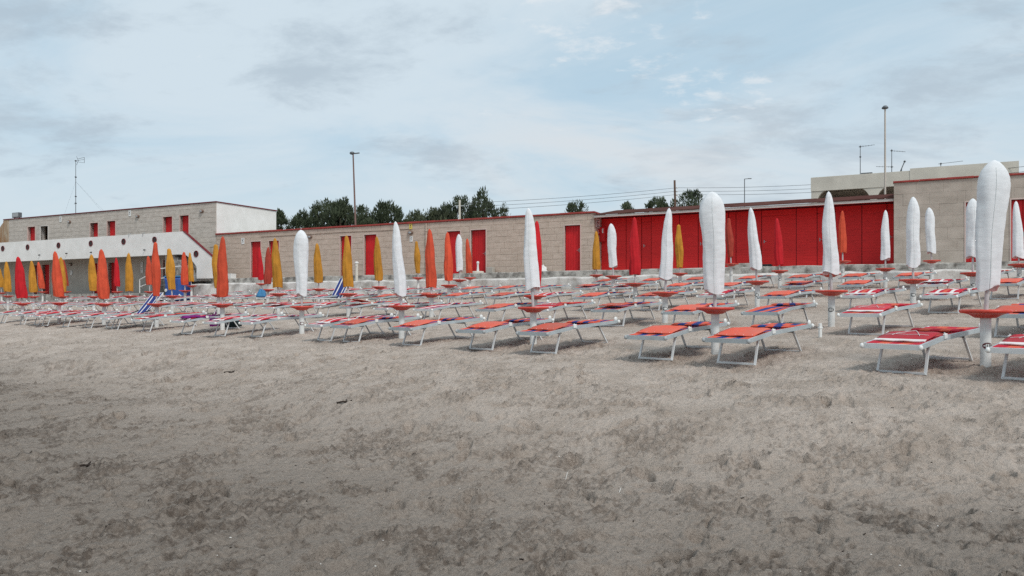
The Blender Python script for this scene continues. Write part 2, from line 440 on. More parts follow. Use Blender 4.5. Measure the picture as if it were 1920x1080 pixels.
class MB:
    def __init__(self):
        self.v = []; self.f = []; self.sm = []

    def add(self, vs, fs, smooth=False):
        o = len(self.v)
        self.v += [tuple(p) for p in vs]
        self.f += [tuple(i + o for i in q) for q in fs]
        self.sm += [smooth] * len(fs)
        return self

    def box(self, x0, x1, y0, y1, z0, z1):
        vs = [(x, y, z) for x in (x0, x1) for y in (y0, y1) for z in (z0, z1)]
        return self.add(vs, [(0, 1, 3, 2), (4, 6, 7, 5), (0, 4, 5, 1), (2, 3, 7, 6), (0, 2, 6, 4), (1, 5, 7, 3)])

    def bbox(self, x0, x1, y0, y1, z0, z1, c=0.004):
        """box with bevelled edges"""
        xs = (x0, x1); ys = (y0, y1); zs = (z0, z1)
        c = min(c, (x1 - x0) / 3, (y1 - y0) / 3, (z1 - z0) / 3)
        V = {}; vs = []
        for i in (0, 1):
            for j in (0, 1):
                for k in (0, 1):
                    sx, sy, sz = (1, -1)[i], (1, -1)[j], (1, -1)[k]
                    for ax in range(3):
                        p = [xs[i] + sx * c, ys[j] + sy * c, zs[k] + sz * c]
                        p[ax] = (xs[i], ys[j], zs[k])[ax]
                        V[i, j, k, ax] = len(vs); vs.append(tuple(p))
        fs = []
        for i in (0, 1):
            q = [V[i, 0, 0, 0], V[i, 1, 0, 0], V[i, 1, 1, 0], V[i, 0, 1, 0]]; fs.append(q if i else q[::-1])
            q = [V[0, i, 0, 1], V[0, i, 1, 1], V[1, i, 1, 1], V[1, i, 0, 1]]; fs.append(q if i else q[::-1])
            q = [V[0, 0, i, 2], V[1, 0, i, 2], V[1, 1, i, 2], V[0, 1, i, 2]]; fs.append(q if i else q[::-1])
        for a in (0, 1):
            for d in (0, 1):
                fs.append((V[a, d, 0, 0], V[a, d, 1, 0], V[a, d, 1, 1], V[a, d, 0, 1]))
                fs.append((V[a, 0, d, 0], V[a, 1, d, 0], V[a, 1, d, 2], V[a, 0, d, 2]))
                fs.append((V[0, a, d, 1], V[1, a, d, 1], V[1, a, d, 2], V[0, a, d, 2]))
        for i in (0, 1):
            for j in (0, 1):
                for k in (0, 1):
                    fs.append((V[i, j, k, 0], V[i, j, k, 1], V[i, j, k, 2]))
        return self.add(vs, fs)

    def tube(self, p0, p1, r0, r1=None, n=8, caps=True):
        if r1 is None:
            r1 = r0
        p0 = Vector(p0); p1 = Vector(p1)
        d = (p1 - p0).normalized()
        a = d.orthogonal().normalized(); bb = d.cross(a)
        vs = []
        for p, r in ((p0, r0), (p1, r1)):
            for i in range(n):
                an = 2 * math.pi * i / n
                vs.append(p + a * math.cos(an) * r + bb * math.sin(an) * r)
        fs = [(i, (i + 1) % n, n + (i + 1) % n, n + i) for i in range(n)]
        self.add(vs, fs, True)
        if caps:
            self.add(vs, [tuple(range(n))[::-1], tuple(range(n, 2 * n))])
        return self

    def path(self, pts, r, n=6):
        for a, b_ in zip(pts[:-1], pts[1:]):
            self.tube(a, b_, r, r, n)
        return self

    def beam(self, p0, p1, w, h, up=(0, 0, 1)):
        """rectangular bar from p0 to p1"""
        p0 = Vector(p0); p1 = Vector(p1); d = (p1 - p0).normalized()
        s = d.cross(Vector(up))
        if s.length < 1e-4:
            s = d.cross(Vector((0, 1, 0)))
        s.normalize(); q = s.cross(d)
        vs = []
        for p in (p0, p1):
            for sx, sz in ((-1, -1), (1, -1), (1, 1), (-1, 1)):
                vs.append(p + s * sx * w / 2 + q * sz * h / 2)
        return self.add(vs, [(3, 2, 1, 0), (4, 5, 6, 7), (0, 1, 5, 4), (1, 2, 6, 5), (2, 3, 7, 6), (3, 0, 4, 7)])

    def lathe(self, prof, n=20, c=(0, 0, 0), smooth=True):
        vs = []
        for r, z in prof:
            for i in range(n):
                a = 2 * math.pi * i / n
                vs.append((c[0] + r * math.cos(a), c[1] + r * math.sin(a), c[2] + z))
        fs = []
        for j in range(len(prof) - 1):
            for i in range(n):
                fs.append((j * n + i, j * n + (i + 1) % n, (j + 1) * n + (i + 1) % n, (j + 1) * n + i))
        return self.add(vs, fs, smooth)

    def sphere(self, c, rx, ry=None, rz=None, n=10, m=6):
        ry = ry or rx; rz = rz or rx
        vs = []
        for j in range(m + 1):
            ph = -math.pi / 2 + math.pi * j / m
            for i in range(n):
                a = 2 * math.pi * i / n
                vs.append((c[0] + rx * math.cos(ph) * math.cos(a), c[1] + ry * math.cos(ph) * math.sin(a), c[2] + rz * math.sin(ph)))
        fs = [(j * n + i, j * n + (i + 1) % n, (j + 1) * n + (i + 1) % n, (j + 1) * n + i) for j in range(m) for i in range(n)]
        return self.add(vs, fs, True)

    def prism(self, poly, y0, y1):
        """polygon in (x, z), extruded along y"""
        n = len(poly)
        vs = [(x, y0, z) for x, z in poly] + [(x, y1, z) for x, z in poly]
        fs = [tuple(range(n)), tuple(range(n, 2 * n))[::-1]] + [(i, n + i, n + (i + 1) % n, (i + 1) % n) for i in range(n)]
        return self.add(vs, fs)

    def mesh(self, name, mat):
        me = bpy.data.meshes.new(name)
        me.from_pydata(self.v, [], self.f)
        me.polygons.foreach_set('use_smooth', self.sm)
        me.materials.append(mat)
        me.update()
        return me

    def build(self, name, mat, parent=None, loc=None):
        o = bpy.data.objects.new(name, self.mesh(name, mat))
        COL.objects.link(o)
        if parent is not None:
            o.parent = parent
        if loc is not None:
            o.location = loc
        return o


def tag(o, label=None, cat=None, group=None, kind=None):
    for k, v in (('label', label), ('category', cat), ('group', group), ('kind', kind)):
        if v:
            o[k] = v
    return o


def empty(name, loc, rz=0.0, label=None, cat=None, group=None):
    o = bpy.data.objects.new(name, None)
    COL.objects.link(o)
    o.empty_display_size = 0.2
    o.location = loc; o.rotation_euler = (0, 0, rz)
    return tag(o, label, cat, group)


def inst(name, me, parent, loc=(0, 0, 0), scale=None, rot=None):
    o = bpy.data.objects.new(name, me)
    COL.objects.link(o)
    o.parent = parent; o.location = loc
    if scale:
        o.scale = scale
    if rot:
        o.rotation_euler = rot
    return o


ORD = ['', 'first', 'second', 'third', 'fourth', 'fifth', 'sixth', 'seventh', 'eighth', 'ninth', 'tenth', 'eleventh', 'twelfth',
       'thirteenth', 'fourteenth', 'fifteenth', 'sixteenth', 'seventeenth', 'eighteenth', 'nineteenth', 'twentieth']


def ordinal(n):
    if n <= 20:
        return ORD[n]
    tens = {2: 'twenty', 3: 'thirty', 4: 'forty'}[n // 10]
    return tens + '-' + ORD[n % 10] if n % 10 else {30: 'thirtieth', 40: 'fortieth'}[n]


# ------------------------------------------------------------------ terrain
RX, RY = -0.757, 0.653           # along the rows, to the left and away
EX, EY = 0.8906, -0.4548         # along the buildings, to the right and nearer
BX, BY = 0.4548, 0.8906          # into the buildings
CW = 33.5                        # distance of the facade line


def ground_base(x, y):
    x = np.asarray(x, float); y = np.asarray(y, float)
    u = NX * x + NY * y; v = RX * x + RY * y
    bd = BX * x + BY * y
    g_in = -0.79 + 0.085 * (u - 11) + 0.004 * np.clip(v - 2, -10, 60)
    g_out = np.where(u > 9, -0.79 - 0.09 * (11 - u), -0.97 - 0.059 * (9 - u)) + 0.004 * np.clip(v - 2, -10, 60) * np.clip(u / 11, 0, 1)
    g = np.where(u > 11, g_in, g_out)
    g = np.minimum(g, 1.30 + 0 * g)
    g = np.maximum(g, -2.4 + 0 * g)
    # a low worn bank where the dry sand drops to the damp strand
    wob = 0.7 * np.sin(0.55 * v + 0.6) + 0.35 * np.sin(1.31 * v)
    st = 1 / (1 + np.exp(-(u - 6.4 - wob) / 0.45))
    g = g + 0.24 * (st - 1.0) * np.exp(-((u - 6.4) / 4.5) ** 2)
    return g + ZE


# periodic relief tile with tracks
TN, TRES = 2048, 0.01


def fft_noise(n, slope, lo, hi, seed):
    r = np.random.default_rng(seed)
    f = np.fft.rfft2(r.standard_normal((n, n)))
    kx = np.fft.fftfreq(n)[:, None] * n; ky = np.fft.rfftfreq(n)[None, :] * n
    k = np.hypot(kx, ky); k[0, 0] = 1
    a = k ** (-slope) * (k > lo) * (k < hi)
    h = np.fft.irfft2(f * a, s=(n, n))
    return h / h.std()


def make_tile():
    h = 0.012 * fft_noise(TN, 1.6, 3, 800, 1)
    tn = 0.8 * fft_noise(TN, 1.25, 7, 500, 2) + 0.6 * fft_noise(TN, 0.8, 40, 500, 12)
    turned = np.clip((tn + 0.5) / 2.2, 0, 1)
    rough = 0.35 + 0.95 * turned
    h *= 0.5 + 0.6 * rough
    r1 = np.abs(fft_noise(TN, 1.2, 50, 260, 3))                 # creased, crusty sand
    r2 = np.abs(fft_noise(TN, 0.9, 130, 520, 4))
    h += rough * (0.017 * np.clip(r1 - 0.8, -1, 1.2) + 0.008 * np.clip(r2 - 0.8, -1, 1.2))
    cl = fft_noise(TN, 0.4, 220, 700, 6)
    h += 0.006 * np.clip(cl - 0.7, 0, 2.0) * rough              # crumbs
    r = np.random.default_rng(9)
    for i in range(1500):
        cx, cy = r.integers(0, TN, 2)
        L = r.uniform(0.09, 0.16) / TRES; Wd = r.uniform(0.04, 0.07) / TRES
        an = r.uniform(0, math.pi * 2); dep = r.uniform(0.02, 0.085)
        R = int(L * 1.9)
        yy, xx = np.mgrid[-R:R + 1, -R:R + 1]
        a = xx * math.cos(an) + yy * math.sin(an); c_ = -xx * math.sin(an) + yy * math.cos(an)
        q = np.sqrt((a / L) ** 2 + (c_ / (Wd * (1 + 0.25 * a / L))) ** 2)
        st = -dep * np.exp(-q ** 6 * 0.9) + dep * 0.5 * np.exp(-((q - 1.25) / 0.20) ** 2) * (0.6 + 0.6 * (a / L))
        ix = (np.arange(-R, R + 1) + cx) % TN; iy = (np.arange(-R, R + 1) + cy) % TN
        h[np.ix_(iy, ix)] += st
    return h, turned


TILE, TURN = make_tile()


def tile_at(x, y, ang, ox, oy, T=None):
    T = TILE if T is None else T
    a = (x * math.cos(ang) - y * math.sin(ang)) / TRES + ox
    c_ = (x * math.sin(ang) + y * math.cos(ang)) / TRES + oy
    i = np.floor(a).astype(int); j = np.floor(c_).astype(int)
    fa = a - i; fc = c_ - j
    i %= TN; j %= TN; i1 = (i + 1) % TN; j1 = (j + 1) % TN
    return (T[j, i] * (1 - fa) * (1 - fc) + T[j, i1] * fa * (1 - fc) + T[j1, i] * (1 - fa) * fc + T[j1, i1] * fa * fc)


# ---- where the umbrellas stand
ROWU = {1: 11.05, 2: 15.0, 3: 19.0, 4: 22.7, 5: 26.8, 6: 30.2}
# row, tray x, tray y, tip x, tip y, cover bottom y, colour, profile, width (m)
UMB = [
    (1, 1848, 583, 1865, 300, 541, 'W', 'round', .39), (1, 1341, 578, 1335, 359, 548, 'W', 'round', .40), (1, 1000, 577, 991, 390, 541, 'W', 'point', .29),
    (1, 753, 574, 741, 415, 553, 'W', 'point', .29), (1, 566, 575, 564, 431, 553, 'W', 'round', .40), (1, 417, 571, 417, 443, 556, 'O', 'sleeve', .31),
    (1, 294, 570, 291, 454, 555, 'O', 'bulge', .31), (1, 195, 570, 190, 467, 560, 'O', 'sleeve', .38), (1, 111, 568, 103, 471, 556, 'O', 'sleeve', .40),
    (1, 42, 569, 34, 481, 559, 'R', 'sleeve', .42),
    (2, 1559, 546, 1553, 359, 512, 'W', 'point', .31), (2, 1247, 549, 1254, 390, 522, 'W', 'point', .31), (2, 1003, 555, 1007, 414, 537, 'R', 'sleeve', .30),
    (2, 809, 552, 805, 429, 539, 'O', 'sleeve', .30), (2, 653, 551, 650, 441, 538, 'Y', 'sleeve', .35), (2, 522, 551, 515, 446, 539, 'Y', 'sleeve', .34),
    (2, 410, 553, 404, 458, 540, 'Y', 'bulge', .36), (2, 323, 555, 317, 466, 543, 'Y', 'bulge', .40), (2, 243, 555, 241, 474, 546, 'Y', 'sleeve', .34),
    (2, 176, 556, 171, 477, 545, 'Y', 'sleeve', .44), (2, 117, 556, 114, 482, 547, 'Y', 'sleeve', .42), (2, 63, 556, 59, 489, 548, 'Y', 'sleeve', .40), (2, 15, 555, 12, 490, 547, 'Y', 'sleeve', .40),
    (3, 1712, 525, 1712, 369, 500, 'W', 'straight', .31), (3, 1420, 528, 1407, 389, 504, 'W', 'point', .30), (3, 1191, 532, 1189, 407, 515, 'R', 'sleeve', .31),
    (3, 842, 535, 839, 435, 526, 'O', 'sleeve', .33), (3, 711, 538, 706, 443, 526, 'Y', 'sleeve', .33), (3, 598, 542, 594, 456, 530, 'Y', 'sleeve', .37), (3, 502, 543, 503, 463, 532, 'B', 'sleeve', .33),
    (3, 347, 545, 345, 472, 534, 'O', 'sleeve', .36), (3, 281, 547, 278, 480, 534, 'O', 'sleeve', .37), (3, 220, 547, 218, 483, 537, 'R', 'sleeve', .36), (3, 124, 547, 119, 487, 536, 'B', 'sleeve', .36),
    (3, 80, 547, 72, 491, 541, 'O', 'sleeve', .38), (3, 3, 546, -1, 503, 539, 'Y', 'sleeve', .40),
    (4, 1824, 512, 1824, 372, 483, 'W', 'straight', .34), (4, 1557, 514, 1547, 392, 506, 'W', 'point', .32), (4, 1150, 518, 1146, 419, 500, 'W', 'straight', .32),
    (4, 862, 525, 860, 439, 508, 'W', 'straight', .30), (4, 490, 532, 486, 464, 525, 'R', 'sleeve', .32), (4, 359, 536, 356, 473, 528, 'Y', 'sleeve', .34),
    (5, 1911, 496, 1905, 377, 483, 'W', 'point', .32), (5, 1660, 504, 1660, 394, 486, 'W', 'point', .31), (5, 1462, 508, 1457, 409, 497, 'R', 'sleeve', .33), (5, 1275, 513, 1272, 421, 502, 'Y', 'bulge', .33),
    (5, 1118, 516, 1118, 433, 505, 'Y', 'sleeve', .32), (5, 881, 521, 876, 447, 512, 'O', 'sleeve', .30), (5, 784, 521, 781, 452, 512, 'Y', 'bulge', .32),
    (6, 1747, 489, 1742, 389, 474, 'W', 'straight', .35), (6, 1580, 490, 1579, 395, 474, 'O', 'sleeve', .30), (6, 1371, 495, 1366, 409, 482, 'B', 'bulge', .29),
]


def umb_pos(row, tx, ty, py):
    k = (tx - 960) / F
    dg = ROWU[row] / (NX * k + NY)
    dm = F / ((ty - py) / 1.887)
    d = dg if dg < 22 else .55 * dg + .45 * min(dm, dg * 1.05)
    while BX * k * d + BY * d > 31.2:
        d *= .99
    return k * d, d


def ground_full(x, y):
    g = ground_base(x, y)
    dist = np.hypot(x, y)
    h = 1.1 * tile_at(x, y, 0.4, 100, 333) + 0.5 * tile_at(x * 0.71, y * 0.71, 1.9, 700, 50)
    h += 0.035 * np.sin(0.9 * x + 0.4 * y + 1.2) * np.sin(0.5 * x - 0.8 * y) + 0.02 * np.sin(2.1 * x - 0.6 * y + .5) * np.sin(1.1 * y + 1.7 * x)
    u = NX * x + NY * y
    amp = np.where(u < 9.5, 1.0, np.clip(1.0 - (u - 9.5) / 6, 0.45, 1)) * np.clip(1.4 - dist / 60, 0.0, 1)
    bd = BX * x + BY * y
    amp = amp * np.clip((CW - bd) / 3.0, 0.15, 1)
    out_ = g + h * amp
    for q in UMB:                                   # sand heaped round the pipes
        ux, uy = umb_pos(q[0], q[1], q[2], q[4])
        if uy < 22:
            r2_ = (x - ux) ** 2 + (y - uy) ** 2
            out_ = out_ + 0.045 * np.exp(-r2_ / 0.05) - 0.02 * np.exp(-(np.sqrt(r2_) - .42) ** 2 / 0.02)
    return out_


def G(x, y):
    return float(ground_base(x, y))


def build_ground():
    fine = np.radians(np.arange(-50, 50.01, 0.105))
    coarse = np.radians(np.arange(56, 305, 6.0))
    az = np.concatenate([fine, coarse])
    rad = [0.0]
    r = 0.7
    while r < 3.0:
        rad.append(r); r *= 1.03
    while r < 16:
        rad.append(r); r *= 1.0034
    while r < 70:
        rad.append(r); r *= 1.008
    while r < 4000:
        rad.append(r); r *= 1.25
    rad = np.array(rad[1:])
    A, R = np.meshgrid(az, rad)
    X = R * np.sin(A); Y = R * np.cos(A)
    Z = ground_full(X, Y)
    na = len(az); nr = len(rad)
    co = np.stack([X, Y, Z], -1).reshape(-1, 3)
    c0 = np.array([[0, 0, float(ground_base(0, 0))]])
    co = np.concatenate([co, c0]).astype(np.float32)
    i = np.arange(nr - 1)[:, None] * na; j = np.arange(na)[None, :]; j1 = (j + 1) % na
    quads = np.stack([i + j, i + na + j, i + na + j1, i + j1], -1).reshape(-1, 4)
    tri = np.stack([np.full(na, len(co) - 1), np.arange(na), (np.arange(na) + 1) % na], -1)
    me = bpy.data.meshes.new('beach')
    me.vertices.add(len(co)); me.vertices.foreach_set('co', co.ravel())
    nl = quads.size + tri.size
    me.loops.add(nl); me.loops.foreach_set('vertex_index', np.concatenate([quads.ravel(), tri.ravel()]).astype(np.int32))
    npoly = len(quads) + len(tri)
    me.polygons.add(npoly)
    ls = np.concatenate([np.arange(len(quads)) * 4, quads.size + np.arange(len(tri)) * 3]).astype(np.int32)
    me.polygons.foreach_set('loop_start', ls)
    me.polygons.foreach_set('use_smooth', np.ones(npoly, bool))
    me.update(calc_edges=True); me.validate()
    at_ = me.attributes.new('turned', 'FLOAT', 'POINT')
    tv = tile_at(X, Y, 0.4, 100, 333, TURN).ravel()
    at_.data.foreach_set('value', np.concatenate([tv, [0.0]]).astype(np.float32))
    me.materials.append(M['sand'])
    o = bpy.data.objects.new('beach', me); COL.objects.link(o)
    if me.polygons[0].normal.z < 0:
        me.flip_normals()
    tag(o, 'pale trampled beach sand, damp and darker towards the camera', kind='structure')


build_ground()

# ------------------------------------------------------------------ buildings
RZB = math.atan2(EY, EX)


def S(px, t_=0.0):
    k = (px - 960) / F
    d = (CW + t_) / (BY + BX * k)
    return EX * k * d + EY * d


def D(px, t_=0.0):
    return (CW + t_) / (BY + BX * (px - 960) / F)


def Zp(px, py, t_=0.0):
    return (HZ - py) / F * D(px, t_)


def at(s, t_, z):
    c_ = CW + t_
    return (BX * c_ + EX * s, BY * c_ + EY * s, ZE + z)


class Bld:
    """a thing whose parts are written in facade coordinates (along, inward, height over the eye)"""

    def __init__(self, name, label, cat, s0, t0, z0, group=None):
        self.o = (s0, t0, z0)
        self.root = empty(name, at(s0, t0, z0), RZB, label, cat, group)

    def part(self, mb, name, mat, parent=None):
        if parent is None:
            off = tuple(-q for q in self.o)
            return mb.build(name, mat, self.root, off)
        return mb.build(name, mat, parent)      # parent already carries the offset


def wall_boxes(mb, s0, s1, z0, z1, t0, t1, ops):
    ops = sorted(o for o in ops if o[1] > s0 and o[0] < s1)
    cur = s0
    for a, b_, za, zb in ops:
        a = max(a, s0); b_ = min(b_, s1)
        if a > cur:
            mb.box(cur, a, t0, t1, z0, z1)
        if za > z0 + 0.01:
            mb.box(a, b_, t0, t1, z0, za)
        if zb < z1 - 0.01:
            mb.box(a, b_, t0, t1, zb, z1)
        cur = b_
    if cur < s1:
        mb.box(cur, s1, t0, t1, z0, z1)


UNIT = MB().bbox(-0.5, 0.5, -0.5, 0.5, -0.5, 0.5, 0.0)
_tile_meshes = {}


def tile_mesh(key, w, h, mat):
    k = (key, round(w, 2), round(h, 2))
    if k not in _tile_meshes:
        _tile_meshes[k] = MB().bbox(-w / 2, w / 2, -0.012, 0.03, -h / 2, h / 2, 0.005 if key != 'right' else 0.0015).mesh('stone_tile', mat)
    return _tile_meshes[k]


def tiles(bld, wall, s0, s1, z0, z1, t_, ops, tw, th, mat, key, limit=290, near_high=True):
    rows = max(1, round((z1 - z0) / th)); th = (z1 - z0) / rows
    items = []
    gap = 0.007 if key != 'right' else 0.003
    for r_ in range(rows):
        za = z0 + r_ * th + gap / 2; zb = z0 + (r_ + 1) * th - gap / 2
        s = s0 - (0.5 * tw if r_ % 2 else 0) - random.choice((0, 0.15, 0.3)) * tw
        while s < s1:
            a, b_ = max(s, s0) + gap / 2, min(s + tw, s1) - gap / 2
            s += tw
            segs = [(a, b_, za, zb)]
            for oa, ob, oza, ozb in ops:
                new = []
                for p, q, e0, e1 in segs:
                    if q <= oa or p >= ob or e1 <= oza or e0 >= ozb:
                        new.append((p, q, e0, e1)); continue
                    if p < oa - 0.02:
                        new.append((p, oa - 0.004, e0, e1))
                    if q > ob + 0.02:
                        new.append((ob + 0.004, q, e0, e1))
                    pa, qa = max(p, oa), min(q, ob)
                    if e1 > ozb + 0.02:
                        new.append((pa, qa, ozb + 0.004, e1))
                    if e0 < oza - 0.02:
                        new.append((pa, qa, e0, oza - 0.004))
                segs = new
            items += [g_ for g_ in segs if g_[1] - g_[0] > 0.03 and g_[3] - g_[2] > 0.03]
    items.sort(key=lambda g_: -(g_[0] + g_[1]))           # nearest (rightmost) first
    for a, b_, za, zb in items[:limit]:
        w, h = b_ - a, zb - za
        me = tile_mesh(key, w, h, mat)
        dz = random.uniform(-0.004, 0.004)
        inst('stone_tile', me, wall, ((a + b_) / 2, t_ + dz, (za + zb) / 2))
    rest = MB()
    for a, b_, za, zb in items[limit:]:
        dz = random.uniform(-0.004, 0.004)
        rest.bbox(a, b_, t_ - 0.012 + dz, t_ + 0.03, za, zb, 0.005)
    if items[limit:]:
        o = rest.build('stone_tiles', mat, wall)
        o['kind'] = 'stuff'


def plank_door(bld, s0, s1, z0, z1, t_, mat=None, handle=True, jamb=True, n=None, open_dark=False, tdepth=0.16):
    """a red plank door set back in its opening, with pale trim around it"""
    w = s1 - s0
    fr = MB()
    for a, b_ in ((s0 - 0.05, s0), (s1, s1 + 0.05)):
        fr.bbox(a, b_, t_ - 0.022, t_ + tdepth + 0.06, z0, z1 + 0.05, 0.004)
    fr.bbox(s0, s1, t_ - 0.022, t_ + tdepth + 0.06, z1, z1 + 0.05, 0.004)
    frame = bld.part(fr, 'door_frame', M['trim'])
    d = MB()
    n = n or max(4, round(w / 0.13))
    pw = w / n
    for i in range(n):
        d.bbox(s0 + i * pw + 0.003, s0 + (i + 1) * pw - 0.003, t_ + tdepth - 0.035, t_ + tdepth, z0 + 0.02, z1 - 0.004, 0.006)
    d.box(s0 + 0.001, s1 - 0.001, t_ + tdepth - 0.012, t_ + tdepth + 0.02, z0 + 0.012, z1 - 0.002)
    door = bld.part(d, 'door', mat or M['red_paint'])
    if handle:
        h = MB(); hx = s1 - 0.10; hz = z0 + 0.98
        h.bbox(hx - 0.02, hx + 0.02, t_ + tdepth - 0.05, t_ + tdepth - 0.036, hz - 0.09, hz + 0.09, 0.004)
        h.tube((hx, t_ + tdepth - 0.05, hz), (hx, t_ + tdepth - 0.09, hz), 0.01)
        h.tube((hx, t_ + tdepth - 0.09, hz), (hx - 0.11, t_ + tdepth - 0.09, hz), 0.009)
        bld.part(h, 'handle', M['galv'], door)
    return door


def opening(p0, p1, ytop, pm, zbot, t_=0.0):
    return (S(p0, t_), S(p1, t_), zbot, Zp(pm, ytop, t_))


def wall_sign(name, px, py, t_, w, h, mat, label, mark=M['black']):
    s = S(px, t_); z = Zp(px, py, t_)
    b_ = Bld(name, label, 'sign', s, t_, z - h / 2)
    b_.part(MB().bbox(s - w / 2, s + w / 2, t_ - 0.03, t_ - 0.012, z - h / 2, z + h / 2, 0.003), 'plate', mat)
    m = MB()
    # a small framed pictogram above two lines too small to read
    m.box(s - w * .30, s + w * .30, t_ - 0.0335, t_ - 0.031, z + h * .37, z + h * .40)
    m.add([(s - w * .2, t_ - .0335, z + h * .08), (s + w * .05, t_ - .0335, z + h * .02), (s + w * .24, t_ - .0335, z + h * .33), (s + w * .1, t_ - .0335, z + h * .33), (s - w * .02, t_ - .0335, z + h * .18), (s - w * .2, t_ - .0335, z + h * .24)],
          [(0, 1, 2, 3, 4, 5)])
    m.box(s - w * .30, s + w * .30, t_ - 0.0335, t_ - 0.031, z - h * .10, z - h * .06)
    m.box(s - w * .30, s + w * .22, t_ - 0.0335, t_ - 0.031, z - h * .24, z - h * .205)
    b_.part(m, 'pictogram', mark)


def wall_lamp(px, py, t_, label):
    s = S(px, t_); z = Zp(px, py, t_)
    b_ = Bld('wall_lamp', label, 'lamp', s, t_, z - 0.1, 'oval lamps on the walls')
    b_.part(MB().sphere((s, t_ - 0.05, z), 0.17, 0.09, 0.105, 14, 8), 'housing', M['lamp_brown'])
    m = MB().sphere((s, t_ - 0.10, z - 0.015), 0.11, 0.06, 0.065, 12, 6)
    b_.part(m, 'lens', M['grey_cap'])


# --- terrace (concrete edge) and the whitewashed step below it
s_l, s_r = S(366), S(2150)
mb = MB()
n = 90
rr = random.Random(4)
pts = [s_l + (s_r - s_l) * i / n for i in range(n + 1)]
jit = [rr.uniform(-0.04, 0.04) for _ in pts]; jz = [rr.uniform(-0.018, 0.012) for _ in pts]
vs = []; fs = []
for i, s in enumerate(pts):
    vs += [(s, -0.95 + jit[i], 0.2), (s, -0.95 + jit[i] * 1.6, 1.53 + jz[i]), (s, -0.90 + jit[i], 1.565 + jz[i]), (s, 6.5, 1.575)]
for i in range(n):
    for j in range(3):
        fs.append((i * 4 + j, (i + 1) * 4 + j, (i + 1) * 4 + j + 1, i * 4 + j + 1))
fs += [(0, 1, 2, 3), (n * 4 + 3, n * 4 + 2, n * 4 + 1, n * 4)]
mb.add(vs, fs)
ter = mb.build('terrace', M['concrete'])
ter.location = at(0, 0, 0); ter.rotation_euler = (0, 0, RZB)
tag(ter, 'stained concrete terrace edge running under the cabins', kind='structure')

st = Bld('low_wall', 'whitewashed low step wall between the sand and the concrete terrace', 'wall', s_l, -1.3, 0.3)
mb = MB(); vs = []; fs = []
for i, s in enumerate(pts):
    b_ = rr.uniform(-0.05, 0.05)
    tp = 1.22 + rr.uniform(-0.03, 0.03) + (0.02 if i % 7 < 3 else 0)
    vs += [(s, -1.85 + b_, 0.1), (s, -1.78 + b_, tp - 0.05), (s, -1.72 + b_, tp), (s, -0.93, tp + 0.06)]
for i in range(n):
    for j in range(3):
        fs.append((i * 4 + j, (i + 1) * 4 + j, (i + 1) * 4 + j + 1, i * 4 + j + 1))
mb.add(vs, fs)
st.part(mb, 'step', M['white_step'])

# --- long stone-clad cabin building
s0, s1 = S(405.5), S(1114)
zt = 4.24
B1 = Bld('cabin_building', 'long low beige stone-clad cabin building with seven red doors', 'building', (s0 + s1) / 2, 0, 1.58)
ops = [opening(*a) for a in ((470, 489, 453, 480, 1.585), (504, 523, 451.5, 514, 1.585), (638, 659, 442.5, 648, 1.585), (683, 706, 440, 694, 1.585),
                             (838, 863, 433.5, 850, 1.585), (883, 911, 431, 897, 1.585), (1058.5, 1088, 422.5, 1073, 1.585))]
wl = MB(); wall_boxes(wl, s0, s1, 1.578, zt, 0.02, 0.30, ops)
wl.box(s1 - 0.3, s1, 0.30, 5.0, 1.578, zt)
wl.box(s0, s1 - 0.3, 4.75, 5.0, 1.578, zt)
wall = B1.part(wl, 'wall', M['mortar'])
tiles(B1, wall, s0, s1, 1.585, zt, 0.008, ops, 0.62, 0.31, M['stone'], 'long', 300)
# tiled return beside the shed
ret = MB()
for r_ in range(8):
    za = 1.585 + r_ * (zt - 1.585) / 8
    ret.bbox(s1 + 0.002, s1 + 0.014, 0.05, 0.50, za + .006, za + (zt - 1.585) / 8 - .006, 0.003)
    ret.bbox(s1 + 0.002, s1 + 0.014, 0.512, 0.95, za + .006, za + (zt - 1.585) / 8 - .006, 0.003)
B1.part(ret, 'corner_tiles', M['stone'])
for i, o in enumerate(ops):
    plank_door(B1, o[0], o[1], o[2], o[3], 0.0)
B1.part(MB().box(s0 + 0.02, s1 - 0.31, 0.31, 4.74, 4.05, 4.22), 'roof', M['concrete'])
cp = MB()
ns = 14
for i in range(ns):
    a = s0 - 0.02 + (s1 - s0 + 0.06) * i / ns; b_ = s0 - 0.02 + (s1 - s0 + 0.06) * (i + 1) / ns
    cp.bbox(a + 0.004, b_ - 0.004, -0.07, 0.34, zt + 0.003 + 0.008 * (i % 2), zt + 0.085 + 0.006 * (i % 3), 0.008)
cp.bbox(s1 - 0.30, s1 + 0.04, 0.35, 5.0, zt + 0.003, zt + 0.085, 0.008)
B1.part(cp, 'coping', M['coping'])

wall_sign('wall_sign', 456, 452, 0, 0.24, 0.36, M['sign_white'], 'small white notice sign left of the first red cabin door')
wall_sign('wall_sign', 770.5, 424.5, 0, 0.19, 0.29, M['sign_yellow'], 'small yellow notice sign just below the roof edge of the cabins')
wall_sign('wall_sign', 771.5, 448, 0, 0.18, 0.29, M['sign_white'], 'small white notice sign under the oval lamp on the cabins')
wall_lamp(770.5, 436, 0, 'brown oval wall lamp between two notice signs on cabins')
wall_lamp(582, 444, 0, 'brown oval wall lamp right of the paddle-shaped white umbrella cover')

